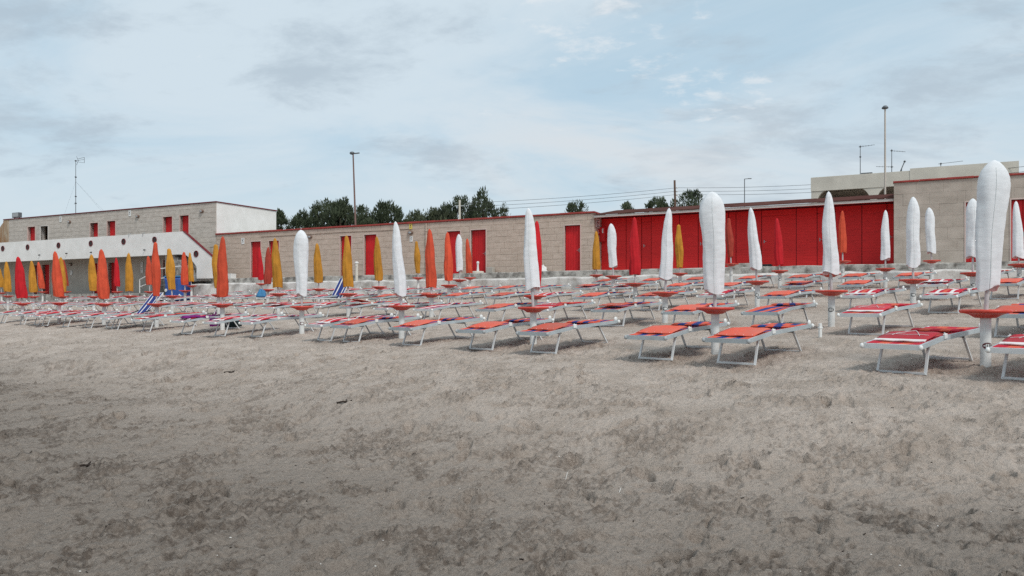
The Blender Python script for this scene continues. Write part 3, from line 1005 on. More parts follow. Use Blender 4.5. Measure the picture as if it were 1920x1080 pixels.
pipe = MB()
for px in (800, 1000):
    s = S(px)
    pipe.tube((s, -.05, 1.6), (s, -.05, zt - .05), .035, .035, 8)
    for z in (1.9, 2.9, 3.8):
        pipe.bbox(s - .05, s + .05, -.095, -.013, z, z + .03, .004)
B1.part(pipe, 'drain_pipe', M['stone'])
cab = MB()
pts_ = [(S(px), -.022, z) for px, z in ((490, 3.98), (560, 3.96), (640, 3.99), (720, 3.95), (770, 3.97))]
cab.path(pts_, .009, 5)
B1.part(cab, 'cable', M['lamp_brown'])

# --- two-storey building on the left with balcony and stair
s0, s1 = S(7), S(405)
zt = 6.22
B2 = Bld('two_storey_building', 'two-storey grey stone bathing building with white balcony and side stair', 'building', (s0 + s1) / 2, 0, 0.74)
up = [opening(*a) for a in ((52, 66, 425.5, 59, 3.52), (76, 90, 424, 83, 3.52), (169, 184, 418, 177, 3.52), (201, 216.5, 414.5, 209, 3.52),
                            (306, 323, 406.5, 314, 3.52), (337.5, 354, 404, 346, 3.52))]
lo = [opening(*a) for a in ((62, 70, 497, 66, 0.76), (79, 93, 496, 86, 0.76), (172, 183, 493.5, 177, 0.76), (203, 220, 492, 211, 0.76), (306, 317, 487, 311, 0.76))]
wl = MB()
wall_boxes(wl, s0, s1, 3.5, zt, 0.02, 0.34, up)
wl.box(s0, s0 + 0.3, 0.34, 5.0, 3.5, zt)
wl.box(s0 + 0.3, s1 - 0.26, 4.75, 5.0, 0.72, zt)
wall = B2.part(wl, 'wall', M['mortar'])
tiles(B2, wall, s0 + 0.6, s1, 3.52, zt, 0.008, up, 0.62, 0.305, M['stone_grey'], 'left', 290)
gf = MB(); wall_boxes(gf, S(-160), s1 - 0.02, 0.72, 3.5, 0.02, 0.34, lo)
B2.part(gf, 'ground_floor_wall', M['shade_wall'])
# tiles below the deck level, right of the stair
t2 = MB()
z_ = 1.6
for r_ in range(6):
    s = S(396)
    while s < s1 - 0.05:
        b_ = min(s + 0.62, s1)
        t2.bbox(s + .006, b_ - .006, -0.004, 0.018, 1.6 + r_ * 0.316 + .006, 1.6 + (r_ + 1) * 0.316 - .006, 0.004)
        s = b_
B2.part(t2, 'lower_tiles', M['stone_grey'])
rp = MB().bbox(s0 - 0.02, s0 + 0.62, -0.03, 0.019, 3.5, zt - 0.02, 0.01)
B2.part(rp, 'stained_corner', M['rust'])
B2.part(MB().prism([(S(-14), 3.5), (S(8) - .03, 3.5), (S(8) - .03, 6.1), (S(3), 5.9), (S(-14), 4.9)], 0.0, .3), 'wing_wall', M['rust'])
for i, o in enumerate(up):
    if i == 1:
        m = MB().box(o[0] - 0.3, o[1] + 0.3, 0.9, 0.95, o[2], o[3] + 0.2)
        B2.part(m, 'inner_wall', M['rust'])
        fr = MB()
        for a, b_ in ((o[0] - 0.05, o[0]), (o[1], o[1] + 0.05)):
            fr.bbox(a, b_, -0.022, 0.3, o[2], o[3] + 0.05, 0.004)
        fr.bbox(o[0], o[1], -0.022, 0.3, o[3], o[3] + 0.05, 0.004)
        B2.part(fr, 'door_frame', M['jamb'])
    else:
        plank_door(B2, o[0], o[1], o[2], o[3], 0.0, tdepth=0.24 if i != 2 else 0.3)
for i, o in enumerate(lo):
    plank_door(B2, o[0], o[1], o[2], o[3], 0.0, tdepth=0.26)
# white end wall with the roof coping
B2.part(MB().box(s1 - 0.25, s1 + 0.012, 0.03, 5.0, 0.72, zt), 'end_wall', M['white_wall'])
B2.part(MB().box(s0 + .31, s1 - 0.26, 0.35, 4.74, zt - 0.2, zt - 0.02), 'roof', M['concrete'])
cp = MB()
for i in range(12):
    a = s0 + (s1 - s0 + 0.07) * i / 12; b_ = s0 + (s1 - s0 + 0.07) * (i + 1) / 12
    cp.bbox(a + .004, b_ - .004, -0.06, 0.33, zt + 0.003, zt + 0.06, 0.006)
cp.bbox(s1 - 0.27, s1 + 0.07, 0.335, 5.05, zt + 0.003, zt + 0.06, 0.006)
B2.part(cp, 'coping', M['porthole'])
B2.part(MB().box(S(-160), s1 - 1.7, -1.62, 0.015, -1.2, 0.735), 'walkway', M['concrete'])
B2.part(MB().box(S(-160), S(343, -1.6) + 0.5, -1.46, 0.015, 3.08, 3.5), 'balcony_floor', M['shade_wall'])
# parapet and stair side as one white plastered wall
TB = -1.6
P = lambda px, py: (S(px, TB), Zp(px, py, TB))
zb, zp_ = 3.01, 4.36
poly = [(S(-160, TB), zb), (S(336, TB), zb), P(350, 479), P(362, 491), P(368.5, 500), (S(368.5, TB), 1.55), (S(402, TB), 1.55), P(399.5, 483),
        (S(343.5, TB), zp_), (S(-160, TB), zp_)]
B2.part(MB().prism(poly, TB, TB + 0.14), 'parapet', M['white_wall'])
cp = MB(); a = P(343.5, 437.4); b_ = P(399.5, 483)
cp.beam((a[0], TB + 0.07, zp_ + 0.02), (b_[0], TB + 0.07, b_[1] + 0.02), 0.2, 0.035)
B2.part(cp, 'stair_coping', M['porthole'])
sp_ = MB()
for k in range(12):
    sa = S(347) + k * 0.28; zz = 3.5 - (k + 1) * 0.16
    sp_.box(sa, sa + 0.28, TB + 0.15, 0.0, 1.4, zz)
B2.part(sp_, 'stair', M['concrete'])
for px, py in ((-58, 469), (5.5, 466), (52, 463.5), (110, 460), (170.5, 456.5), (232, 453), (290, 449.5), (368, 476)):
    s, z = P(px, py)
    m = MB()
    m.tube((s, TB - 0.006, z), (s, TB + 0.004, z), 0.155, 0.155, 20)
    po = B2.part(m, 'porthole', M['hole_shade'])  # flat disc, no opening: the hole's shade is painted as dark colour
    ring = MB()
    n = 20; vs = []
    for rr_, yy in ((0.15, -0.008), (0.15, -0.03), (0.19, -0.03), (0.19, 0.002)):
        for i in range(n):
            an = 2 * math.pi * i / n
            vs.append((s + rr_ * math.cos(an), TB + yy, z + rr_ * math.sin(an)))
    ring.add(vs, [(j * n + i, j * n + (i + 1) % n, (j + 1) * n + (i + 1) % n, (j + 1) * n + i) for j in range(3) for i in range(n)], True)
    B2.part(ring, 'porthole_ring', M['porthole'], po)
for px, py in ((75, 478.5), (126, 475.5), (172, 473.5), (272, 469)):
    s, z = P(px, py)
    B2.part(MB().tube((s, TB - 0.12, z), (s, TB, z + 0.02), 0.035, 0.035, 10), 'drain_spout', M['black'])
for px in (242, 268):
    s, z = P(px, 443.5)
    m = MB().path([(s, TB + 0.07, zp_), (s, TB + 0.07, zp_ + 0.07), (s + 0.08, TB + 0.07, zp_ + 0.07)], 0.018)
    m.tube((s, TB - 0.02, zp_ - 0.12), (s, TB - 0.02, zp_ + 0.06), 0.022)
    B2.part(m, 'hook', M['galv'])
wall_sign('wall_sign', 114, 411, 0, 0.24, 0.38, M['sign_white'], 'small white notice sign on the upper floor, left one')
wall_sign('wall_sign', 244, 400, 0, 0.24, 0.38, M['sign_white'], 'small white notice sign on the upper floor, right one')
wall_sign('wall_sign', 134, 511, 0.01, 0.22, 0.3, M['sign_white'], 'small white notice low on the ground floor wall under balcony')
wall_sign('wall_sign', 266.5, 496, 0.01, 0.2, 0.36, M['sign_white'], 'upper of two white notices on the shaded wall under balcony')
wall_sign('wall_sign', 266.5, 507, 0.01, 0.2, 0.3, M['sign_white'], 'lower of two white notices on the shaded wall under balcony')
wall_lamp(131, 416, 0, 'brown oval wall lamp on the upper floor, leftmost one')
wall_lamp(259, 405.5, 0, 'brown oval wall lamp in the middle of the upper floor')
wall_lamp(379, 396, 0, 'brown oval wall lamp near the right corner of upper floor')
wall_lamp(133, 496, 0.01, 'brown oval wall lamp in the shade under the balcony')

# floodlight box on the left roof corner
s = S(26); b_ = Bld('floodlight', 'square floodlight standing on the left roof corner', 'floodlight', s, 0.2, 6.28)
b_.part(MB().bbox(s - 0.42, s + 0.42, 0.1, 0.34, 6.36, 6.72, 0.02), 'housing', M['antenna'])
b_.part(MB().bbox(s - 0.36, s + 0.36, 0.085, 0.098, 6.40, 6.68, 0.01), 'glass', M['grey_cap'])
b_.part(MB().beam((s - .3, .22, 6.28), (s - .3, .22, 6.37), .04, .04, (0, 1, 0)).beam((s + .3, .22, 6.28), (s + .3, .22, 6.37), .04, .04, (0, 1, 0)), 'bracket', M['antenna'])


def antenna(px, ybot, ytop, t_, zbase, label, kind='yagi', arms=(), name='tv_antenna'):
    s = S(px, t_); zt_ = Zp(px, ytop, t_)
    b_ = Bld(name, label, 'antenna', s, t_, zbase, 'roof antennas')
    b_.part(MB().tube((s, t_, zbase), (s, t_, zt_), 0.024, 0.016, 6), 'mast', M['antenna'])
    for frac, length, up_, kind_ in arms:
        z = zbase + (zt_ - zbase) * frac
        m = MB().tube((s - 0.12 * length, t_, z), (s + length, t_, z + up_), 0.011, 0.011, 5)
        m.tube((s, t_ - .05, z), (s, t_ + .05, z), 0.05, 0.05, 6)
        nn = int(abs(length) / 0.16) + 2
        if kind_ == 'yagi':
            for i in range(nn):
                f_ = i / (nn - 1)
                hh = 0.16 * (1 - 0.6 * f_) + 0.03
                x = s + length * f_; zz = z + up_ * f_
                m.tube((x, t_ - hh, zz), (x, t_ + hh, zz), 0.006, 0.006, 4)
                m.tube((x, t_, zz - hh * .3), (x, t_, zz + hh * .3), 0.006, 0.006, 4)
        elif kind_ == 'horn':
            m.path([(s + .25 * length, t_, z + .12), (s + length, t_, z + .16), (s + length, t_, z - .22), (s + .25 * length, t_, z - .10)], 0.013, 4)
            m.path([(s + .1 * length, t_, z + .3), (s + .3 * length, t_, z), (s + .1 * length, t_, z - .3)], 0.013, 4)
        b_.part(m, 'boom', M['antenna'])
    return b_


A = antenna(142, 399, 300, 1.0, 6.2, 'tall television antenna mast with stays on the left roof', arms=((0.985, 0.95, 0.02, 'horn'), (0.70, .08, 0, ''), (0.36, .1, 0, ''), (.24, -.2, -.05, '')))
sx = S(142, 1.0)
mm = MB()
for dx, dy in ((-1.9, 0.3), (2.4, 0.6), (0.4, 2.5)):
    mm.tube((sx, 1.0, 8.7), (sx + dx, 1.0 + dy, 6.22), 0.003, 0.003, 4)
A.part(mm, 'stay_wire', M['antenna'])

# --- red wooden shed
s0, s1 = S(1114) + 0.02, S(1676, -0.25) - 0.01
TS = 0.88
zf, zh = 1.60, 4.05
B3 = Bld('cabin_shed', 'long red painted wooden cabin shed under a brown felt roof', 'shed', (s0 + s1) / 2, TS, zf)
sb = MB(); sb.box(s0, s1, TS + 0.05, TS + 0.15, zf, zh + 0.1); sb.box(s0, s0 + 0.1, TS + 0.15, 4.2, zf, zh); sb.box(s1 - 0.1, s1, TS + 0.15, 4.2, zf, zh); sb.box(s0 + 0.1, s1 - 0.1, 4.1, 4.2, zf, zh)
B3.part(sb, 'wall', M['porthole'])  # dark red backing: shade in the gaps between panels is put into colour
bounds = [S(p, TS) for p in (1127.5, 1174, 1203, 1221, 1274, 1309, 1366, 1380, 1428, 1493, 1532, 1566, 1616, 1663)]
bounds = [s0] + [b_ for b_ in bounds if s0 + .1 < b_ < s1 - .1] + [s1]
doors_at = {2, 5, 8, 10, 13}
for i in range(len(bounds) - 1):
    a, b_ = bounds[i] + 0.013, bounds[i + 1] - 0.013
    isd = i in doors_at
    tt = TS + (0.02 if isd else 0.0)
    m = MB()
    if i == 0:
        pass
    hh = zh - zf - (0.25 if isd else 0.0)
    nb_ = 22
    for j in range(nb_):
        z0_ = zf + 0.03 + (hh - 0.03) * j / nb_; z1_ = zf + 0.03 + (hh - 0.03) * (j + 1) / nb_
        # lapped boards: the lower edge stands proud of the one below
        m.add([(a, tt, z0_ + .0008), (b_, tt, z0_ + .0008), (b_, tt + 0.004, z1_ - .0004), (a, tt + 0.004, z1_ - .0004),
               (a, tt + 0.03, z0_ + .0008), (b_, tt + 0.03, z0_ + .0008), (b_, tt + 0.03, z1_ - .0004), (a, tt + 0.03, z1_ - .0004)],
              [(0, 1, 2, 3), (0, 4, 5, 1), (3, 2, 6, 7), (0, 3, 7, 4), (1, 5, 6, 2)])
    if isd:
        m.bbox(a, b_, TS - 0.004, TS + 0.03, zf + 0.03 + hh - 0.03 + 0.01, zh - 0.005, 0.004)
    o = B3.part(m, 'door' if isd else 'board_panel', M['red_wood'])
    if isd:
        h = MB(); hx = a + 0.09; hz = zf + 1.12
        h.bbox(hx - .018, hx + .018, tt - .012, tt - .001, hz - .07, hz + .07, .003)
        h.tube((hx, tt - .01, hz), (hx, tt - .05, hz), .01).tube((hx, tt - .05, hz), (hx + .1, tt - .05, hz - .01), .009)
        B3.part(h, 'handle', M['galv'], o)
B3.part(MB().bbox(s0 + 0.0, s1, -0.135, -0.10, 4.02, 4.125, 0.004), 'fascia', M['fascia'])
B3.part(MB().add([(s0, -0.10, 4.03), (s1, -0.10, 4.03), (s1, TS + 0.05, 4.12), (s0, TS + 0.05, 4.12), (s0, -0.10, 4.05), (s1, -0.10, 4.05), (s1, TS + .05, 4.14), (s0, TS + .05, 4.14)],
                 [(0, 3, 2, 1), (4, 5, 6, 7), (0, 1, 5, 4), (2, 3, 7, 6)]), 'soffit', M['red_wood'])
nr = 8
for i in range(nr):
    a = s0 - 0.01 + (s1 - s0 + 0.01) * i / nr; b_ = s0 - 0.01 + (s1 - s0 + 0.01) * (i + 1) / nr + 0.0
    lift = 0.006 * (i % 2)
    m = MB().add([(a + .003, -0.17, 4.130 + lift), (b_ - .003, -0.17, 4.130 + lift), (b_ - .003, 3.1, 4.68 + lift), (a + .003, 3.1, 4.68 + lift),
                  (a + .003, -0.17, 4.165 + lift), (b_ - .003, -0.17, 4.165 + lift), (b_ - .003, 3.1, 4.715 + lift), (a + .003, 3.1, 4.715 + lift)],
                 [(0, 3, 2, 1), (4, 5, 6, 7), (0, 1, 5, 4), (2, 3, 7, 6), (1, 2, 6, 5), (0, 4, 7, 3)])
    B3.part(m, 'roof_sheet', M['shingle'])
s = S(1130, TS - .1)
zc_ = Zp(1130, 440, TS)
fb = Bld('fire_hose_cabinet', 'red fire hose cabinet on the left end of the shed', 'cabinet', s, TS, zc_ - .35)
fb.part(MB().bbox(s - 0.12, s + 0.16, TS - 0.24, TS - 0.005, zc_ - .34, zc_ + .34, .015), 'box', M['red_paint'])
fb.part(MB().bbox(s - 0.09, s + 0.13, TS - 0.253, TS - 0.241, zc_ - .30, zc_ + .30, .008), 'door', M['red_paint'])
fb.part(MB().box(s + .03, s + .09, TS - 0.258, TS - 0.2535, zc_ + .05, zc_ + .26), 'label_strip', M['sign_white'])
sg = Bld('fire_sign', 'small red fire equipment sign on the wall corner by the shed', 'sign', S(1114), 0.4, 3.3)
s = S(1114) + 0.016
sg.part(MB().bbox(s, s + .012, .42, .62, 3.28, 3.55, .003), 'plate', M['red_paint'])
sg.part(MB().box(s + .0125, s + .015, .47, .51, 3.33, 3.5).box(s + .0125, s + .015, .51, .57, 3.38, 3.42), 'pictogram', M['sign_white'])
sg = Bld('notice_board', 'tall white notice with dark print above the small fire sign', 'sign', S(1114), 0.4, 3.6)
sg.part(MB().bbox(s, s + .012, .22, .72, 3.62, 4.02, .003), 'plate', M['sign_white'])
m = MB()
for k in range(6):
    m.box(s + .0125, s + .015, .26, .26 + random.uniform(.15, .4), 3.66 + k * .055, 3.685 + k * .055)
sg.part(m, 'print', M['black'])

# --- right cabin building
s0, s1 = S(1676, -0.25), S(2110, -0.25)
zt = 4.70
TR = -0.25
B4 = Bld('end_cabin_building', 'taller stone-clad cabin building at the right edge with red coping', 'building', (s0 + s1) / 2, TR, 1.58)
ops = [(S(1811, TR), S(1838, TR), 1.585, Zp(1822, 379, TR)), (S(1896, TR), S(1926, TR), 1.585, Zp(1908, 374, TR)), (S(2000, TR), S(2032, TR), 1.585, 3.85)]
wl = MB(); wall_boxes(wl, s0, s1, 1.578, zt, TR + 0.02, TR + 0.3, ops)
wl.box(s0, s0 + 0.3, TR + 0.3, 5, 1.578, zt); wl.box(s1 - .3, s1, TR + 0.3, 5, 1.578, zt); wl.box(s0 + .3, s1 - .3, 4.75, 5, 1.578, zt)
wall = B4.part(wl, 'wall', M['render'])
tiles(B4, wall, s0, s1, 1.585, zt, TR + 0.008, ops, 0.9, 0.445, M['render'], 'right', 280)
for o in ops:
    plank_door(B4, o[0], o[1], o[2], o[3], TR)
B4.part(MB().box(s0 + .31, s1 - .31, TR + .31, 4.74, zt - .3, zt - .1), 'roof', M['concrete'])
cp = MB()
for i in range(8):
    a = s0 - .03 + (s1 - s0 + .03) * i / 8; b_ = s0 - .03 + (s1 - s0 + .03) * (i + 1) / 8
    cp.bbox(a + .004, b_ - .004, TR - .06, TR + .34, zt + .003 + .006 * (i % 2), zt + .07 + .005 * (i % 3), .008)
B4.part(cp, 'coping', M['coping'])

# --- cream building behind with wide arches
TW = 11.0
s0, s1 = S(1521, TW), S(1908, TW)
zt = Zp(1521, 333, TW)
B5 = Bld('arcade_building', 'cream flat-roofed building with wide arches behind the red shed', 'building', (s0 + s1) / 2, TW, 1.5)


def arch_wall(mb, s0, s1, z0, z1, arches, t0, t1):
    """wall with flat-topped rounded openings: list of (sa, sb, ztop, corner radius)"""
    cur = s0
    for a, b_, za, r_ in arches:
        mb.box(cur, a, t0, t1, z0, z1)
        n = 8
        prof = [(a, za - r_)]
        for i in range(n + 1):
            an = math.pi - (math.pi / 2) * i / n
            prof.append((a + r_ + r_ * math.cos(an), za - r_ + r_ * math.sin(an)))
        for i in range(n + 1):
            an = math.pi / 2 - (math.pi / 2) * i / n
            prof.append((b_ - r_ + r_ * math.cos(an), za - r_ + r_ * math.sin(an)))
        for (xa, zza), (xb, zzb) in zip(prof[:-1], prof[1:]):
            if xb - xa < 1e-5:
                continue
            mb.add([(xa, t0, zza), (xb, t0, zzb), (xb, t0, z1), (xa, t0, z1), (xa, t1, zza), (xb, t1, zzb), (xb, t1, z1), (xa, t1, z1)],
                   [(0, 1, 2, 3), (4, 7, 6, 5), (0, 4, 5, 1), (3, 2, 6, 7)])
        cur = b_
    mb.box(cur, s1, t0, t1, z0, z1)


za = Zp(1580, 350.5, TW)
ar = [(S(1531, TW), S(1632, TW), za, 0.85), (S(1644, TW), S(1748, TW), za, 0.85), (S(1760, TW), S(1868, TW), za, 0.85)]
m = MB(); arch_wall(m, s0, s1, 1.5, zt, ar, TW, TW + 0.35)
m.box(s0, s0 + .3, TW + .35, TW + 8, 1.5, zt); m.box(s1 - .3, s1, TW + .35, TW + 8, 1.5, zt)
B5.part(m, 'wall', M['white_bld'])
B5.part(MB().box(s0 + .3, s1 - .3, TW + 6.2, TW + 6.4, 1.5, zt - .36), 'inner_wall', M['pole_wood_arch_shade'])  # dark brown colour stands in for the shade inside the arches
B5.part(MB().box(s0 + .3, s1 - .3, TW + .35, TW + 8, zt - .35, zt - .2), 'roof', M['white_bld'])
ss = S(1706, TW)
B5.part(MB().box(ss, s1 + 0.05, TW - .05, TW - .002, zt - .62, zt + .10).box(s0 - .02, ss, TW - .03, TW - .002, zt - .75, zt - .02), 'cornice', M['white_bld'])

for px, yt, lab, arms in ((1613, 273, 'thin roof antenna left of the tall cream lamp post', ((0.97, .7, .04, 'yagi'), (.7, .06, 0, ''))),
                          (1672, 280, 'roof antenna with two short booms right of the lamp post', ((0.96, .65, -.12, 'yagi'), (.45, -.75, .08, 'yagi')))):
    antenna(px, 325, yt, TW + 2.0, zt - .2, lab, arms=arms)
b_ = antenna(1764, 317, 306, TW + 1.5, zt - .1, 'low horizontal roof antenna at the right end of parapet', arms=((.95, 1.0, .06, ''),))
s = S(1690, TW + 2)
b_ = Bld('tv_antenna', 'tilted small roof antenna leaning to the right on the cream building', 'antenna', s, TW + 2, zt - .2, 'roof antennas')
b_.part(MB().tube((s - .25, TW + 2, zt - .2), (s + .15, TW + 2, zt + .8), .025).tube((s - .02, TW + 2, zt - .2), (s + .02, TW + 2, zt + .45), .02).sphere((s + .16, TW + 2, zt + .82), .06), 'mast', M['antenna'])
s = S(1625, TW + 1)
b_ = Bld('roof_vent', 'small dark vent pipe with cap on the cream building roof', 'vent', s, TW + 1, zt - .1)
b_.part(MB().box(s - .28, s + .28, TW + .9, TW + 1.1, zt + .12, zt + .2).tube((s - .18, TW + 1, zt - .3), (s - .18, TW + 1, zt + .13), .05).tube((s + .18, TW + 1, zt - .3), (s + .18, TW + 1, zt + .13), .05), 'cowl', M['antenna'])

# ------------------------------------------------------------------ poles and wires


def place(px, d):
    return (px - 960) / F * d, d


def zpx(py, d):
    return ZE + (HZ - py) / F * d


d = 48.0; x, y = place(669, d); zg = ZE + 1.3; ztop = zpx(288, d)
lp = empty('street_lamp', (x, y, zg), 0, 'tall slim brown street lamp rising behind the dark trees', 'street lamp')
xt = place(662, d)[0] - x
lp_m = MB().tube((0, 0, 0), (xt * .25, 0, (ztop - zg) * .38), 0.085, 0.075, 10)
lp_m.build('lower_pole', M['pole_cream'], lp)
MB().tube((xt * .25, 0, (ztop - zg) * .38), (xt, 0, ztop - zg), 0.06, 0.042, 10).build('upper_pole', M['pole_brown'], lp)
MB().sphere((xt - .06, 0, ztop - zg + .03), .16, .13, .1).tube((xt, 0, ztop - zg), (xt + .4, 0, ztop - zg + .04), .04).build('lamp_head', M['antenna'], lp)

d = 37.0; x, y = place(1659.5, d); zg = ZE + 1.3; ztop = zpx(203, d)
lp = empty('street_lamp', (x, y, zg), 0, 'tall cream lamp post with dark mushroom head behind the shed', 'street lamp')
MB().tube((0, 0, 0), (0.0, 0, ztop - zg), 0.058, 0.036, 12).build('pole', M['pole_cream'], lp)
MB().lathe([(0.0, 0.13), (.07, .12), (.13, .06), (.155, 0.0), (.11, -.03), (.04, -.04), (0.0, -.04)], 16, (0, 0, ztop - zg)).build('lamp_head', M['antenna'], lp)

d = 95.0; x, y = place(1396, d); ztop = zpx(335.5, d)
lp = empty('street_lamp', (x, y, ZE + 1.3), 0, 'distant thin street lamp with short arm above the shed roof', 'street lamp')
MB().tube((0, 0, 0), (0, 0, ztop - ZE - 1.3), .07, .05, 8).build('pole', M['antenna'], lp)
MB().tube((0, 0, ztop - ZE - 1.3), (.5, 0, ztop - ZE - 1.27), .04).bbox(.4, .85, -.1, .1, ztop - ZE - 1.3, ztop - ZE - 1.22, .02).build('lamp_head', M['antenna'], lp)

d = 52.0; x0, y0 = place(1266, d); z0t = zpx(338, d)
up_ = empty('utility_pole', (x0, y0, ZE + 1.3), 0, 'weathered wooden utility pole carrying the wires', 'pole')
MB().tube((0.12, 0, 0), (-0.04, 0, z0t - ZE - 1.3), .095, .07, 10).build('pole', M['pole_wood_arch_shade'], up_)
m = MB()
for k in range(3):
    m.sphere((0.12, 0, z0t - ZE - 1.3 - .5 - .25 * k), .06).tube((0, 0, z0t - ZE - 1.3 - .5 - .25 * k), (.12, 0, z0t - ZE - 1.3 - .5 - .25 * k), .02)
m.build('insulator', M['white_cap'], up_)
d2 = 47.0; x1, y1 = place(862, d2); z1t = zpx(375, d2)
up2 = empty('utility_pole', (x1, y1, ZE + 1.3), 0, 'short white concrete post in front of the trees', 'pole')
MB().beam((0, 0, 0), (0, 0, z1t - ZE - 1.3), .11, .11, (0, 1, 0)).build('pole', M['white_bld'], up2)
MB().beam((-.3, 0, z1t - ZE - 1.3 - .35), (.3, 0, z1t - ZE - 1.3 - .35), .06, .06).build('crossarm', M['galv'], up2)


def wire(name, p, q, sag, label):
    pts = []
    p = Vector(p); q = Vector(q)
    for i in range(15):
        f_ = i / 14
        v = p.lerp(q, f_); v.z -= sag * 4 * f_ * (1 - f_)
        pts.append(v - p)
    o = MB().path(pts, 0.010, 5).build(name, M['black'])
    o.location = p
    tag(o, label, 'wire', 'overhead wires')


wx = place(1990, 36.0)
names = ('upper', 'middle', 'lower')
for k, (dy, ry) in enumerate(((0.0, 304), (9.0, 314), (18, 322))):
    wire('overhead_wire', (x1, y1, zpx(381 + dy * .8, d2)), (x0 + .12, y0, zpx(352 + dy * .7, d)), 0.12, names[k] + ' overhead wire between the white post and the wooden pole')
    wire('overhead_wire', (x0 + .12, y0, zpx(352 + dy * .7, d)), (wx[0], wx[1], zpx(ry, 36.0)), 0.35, names[k] + ' overhead wire from the wooden pole past the right edge')

# ------------------------------------------------------------------ trees


def tree(px, d, ytop, wpx, label, mat, seed, ybase=430, dens=1.0, spiky=1.0):
    r = random.Random(seed)
    x, y = place(px, d)
    zg = ZE + 1.25
    H = zpx(ytop, d) - zg
    Wd = wpx / F * d / 2 * 1.18
    H *= 1.10
    root = empty('tamarisk_tree', (x, y, zg), 0, label, 'tree', 'trees behind the cabins')
    tr = MB()
    tr.tube((0, 0, -0.1), (.08, 0, H * .28), .17, .13, 8)
    tips = []
    nl = max(6, int(9 * dens))
    for i in range(nl):
        a = 2 * math.pi * i / nl + r.uniform(-.3, .3)
        rad = Wd * r.uniform(.25, .82); hh = H * r.uniform(.58, .90) * (1 - .22 * (rad / Wd) ** 2)
        p0 = Vector((.08, 0, H * .26)); p1 = Vector((rad * .5 * math.cos(a), rad * .5 * math.sin(a), H * .50)); p2 = Vector((rad * math.cos(a), rad * math.sin(a), hh))
        tr.tube(p0, p1, .085, .05, 6).tube(p1, p2, .05, .018, 5)
        tips += [(p1, .8), (p1.lerp(p2, .5), .9), (p2, 1.0)]
    tr.build('trunk', M['bark'], root)
    V = []; Fc = []
    nclump = int(58 * dens)
    for i in range(nclump):
        a = r.uniform(0, 2 * math.pi); q = math.sqrt(r.random())
        zz = r.uniform(.22, 1.0)
        prof = min(1.0, 1.25 * math.sqrt(max(0.0, 1 - ((zz - .48) / .54) ** 2)))
        c_ = Vector((Wd * q * prof * math.cos(a), Wd * q * prof * math.sin(a), H * zz * (0.95 - .12 * q) * r.uniform(.93, 1.0)))
        R = Wd * r.uniform(.12, .24)
        ax = Vector((c_.x * .35, c_.y * .35, H * .35)).normalized()
        for j in range(int(70)):
            off = Vector((r.gauss(0, 1), r.gauss(0, 1), r.gauss(0, 1)))
            off = off.normalized() * R * r.random() ** .45
            off.z *= 1.25
            p = c_ + off
            dr = (off.normalized() * .6 + ax * 1.0 * spiky + Vector((r.uniform(-.5, .5), r.uniform(-.5, .5), r.uniform(-.2, .5)))).normalized()
            L = r.uniform(.16, .36); w = r.uniform(.025, .06)
            sd = dr.cross(Vector((r.uniform(-1, 1), r.uniform(-1, 1), r.uniform(-1, 1)))).normalized() * w
            o = len(V)
            V += [p - sd * .5, p + dr * L * .5 - sd, p + dr * L, p + dr * L * .45 + sd]
            Fc.append((o, o + 1, o + 2, o + 3))
    # thin sprays that break the outline
    for i in range(int(60 * dens)):
        a = r.uniform(0, 2 * math.pi); q = r.uniform(.1, .95)
        zz = .9 * math.sqrt(max(0, 1 - (q * .85) ** 2))
        c_ = Vector((Wd * q * math.cos(a), Wd * q * math.sin(a), H * (zz * .86 + .02)))
        dr = Vector((.5 * q * math.cos(a), .5 * q * math.sin(a), 1)).normalized()
        for j in range(10):
            p = c_ + dr * j * .07 + Vector((r.gauss(0, .06), r.gauss(0, .06), 0))
            dd = (dr + Vector((r.uniform(-.6, .6), r.uniform(-.6, .6), r.uniform(-.1, .4)))).normalized()
            L = r.uniform(.12, .24); sd = dd.orthogonal().normalized() * r.uniform(.014, .03)
            o = len(V)
            V += [p - sd * .5, p + dd * L * .5 - sd, p + dd * L, p + dd * L * .45 + sd]
            Fc.append((o, o + 1, o + 2, o + 3))
    MB().add(V, Fc).build('crown', mat, root)


TREES = [
    (523, 56, 396, 34, 'small dark tree just right of the white end wall', 'leaf', 1.0),
    (566, 55, 402, 60, 'low dark bush-like tree left of the tall pair', 'leaf', 1.0),
    (604, 54, 374, 62, 'tall dark feathery tree, left of the pair beside street lamp', 'leaf', 1.3),
    (638, 53, 372, 62, 'tall dark feathery tree, right of the pair beside street lamp', 'leaf', 1.3),
    (678, 55, 383, 50, 'dark tree right behind the slim brown street lamp', 'leaf', 1.2),
    (722, 54, 381, 74, 'broad dark tree right of the slim brown street lamp', 'leaf', 1.3),
    (790, 58, 396, 90, 'low spreading olive-coloured tree in the gap between taller trees', 'leaf_pale', 1.2),
    (826, 56, 388, 70, 'medium olive tree left of the white concrete post', 'leaf_pale', 1.1),
    (862, 57, 363, 62, 'tall loose tree right behind the white concrete post', 'leaf', 1.2),
    (903, 55, 364, 66, 'tall dense dark tree right of the white concrete post', 'leaf', 1.4),
    (946, 58, 376, 16, 'thin wispy sapling beside the tall dense tree', 'leaf_pale', .45),
    (1082, 60, 369, 56, 'single loose tree above the right end of stone cabins', 'leaf', .9),
    (1177, 62, 377, 42, 'small tree low over the left part of shed roof', 'leaf', .9),
    (1231, 60, 362, 46, 'medium dark tree left of the wooden utility pole', 'leaf', 1.1),
    (1290, 60, 350, 76, 'large dark tree right behind the wooden utility pole', 'leaf', 1.4),
]
for i, (px, d, yt, w, lab, mt, dn) in enumerate(TREES):
    tree(px, d, yt, w, lab, M[mt], 40 + i, dens=dn)

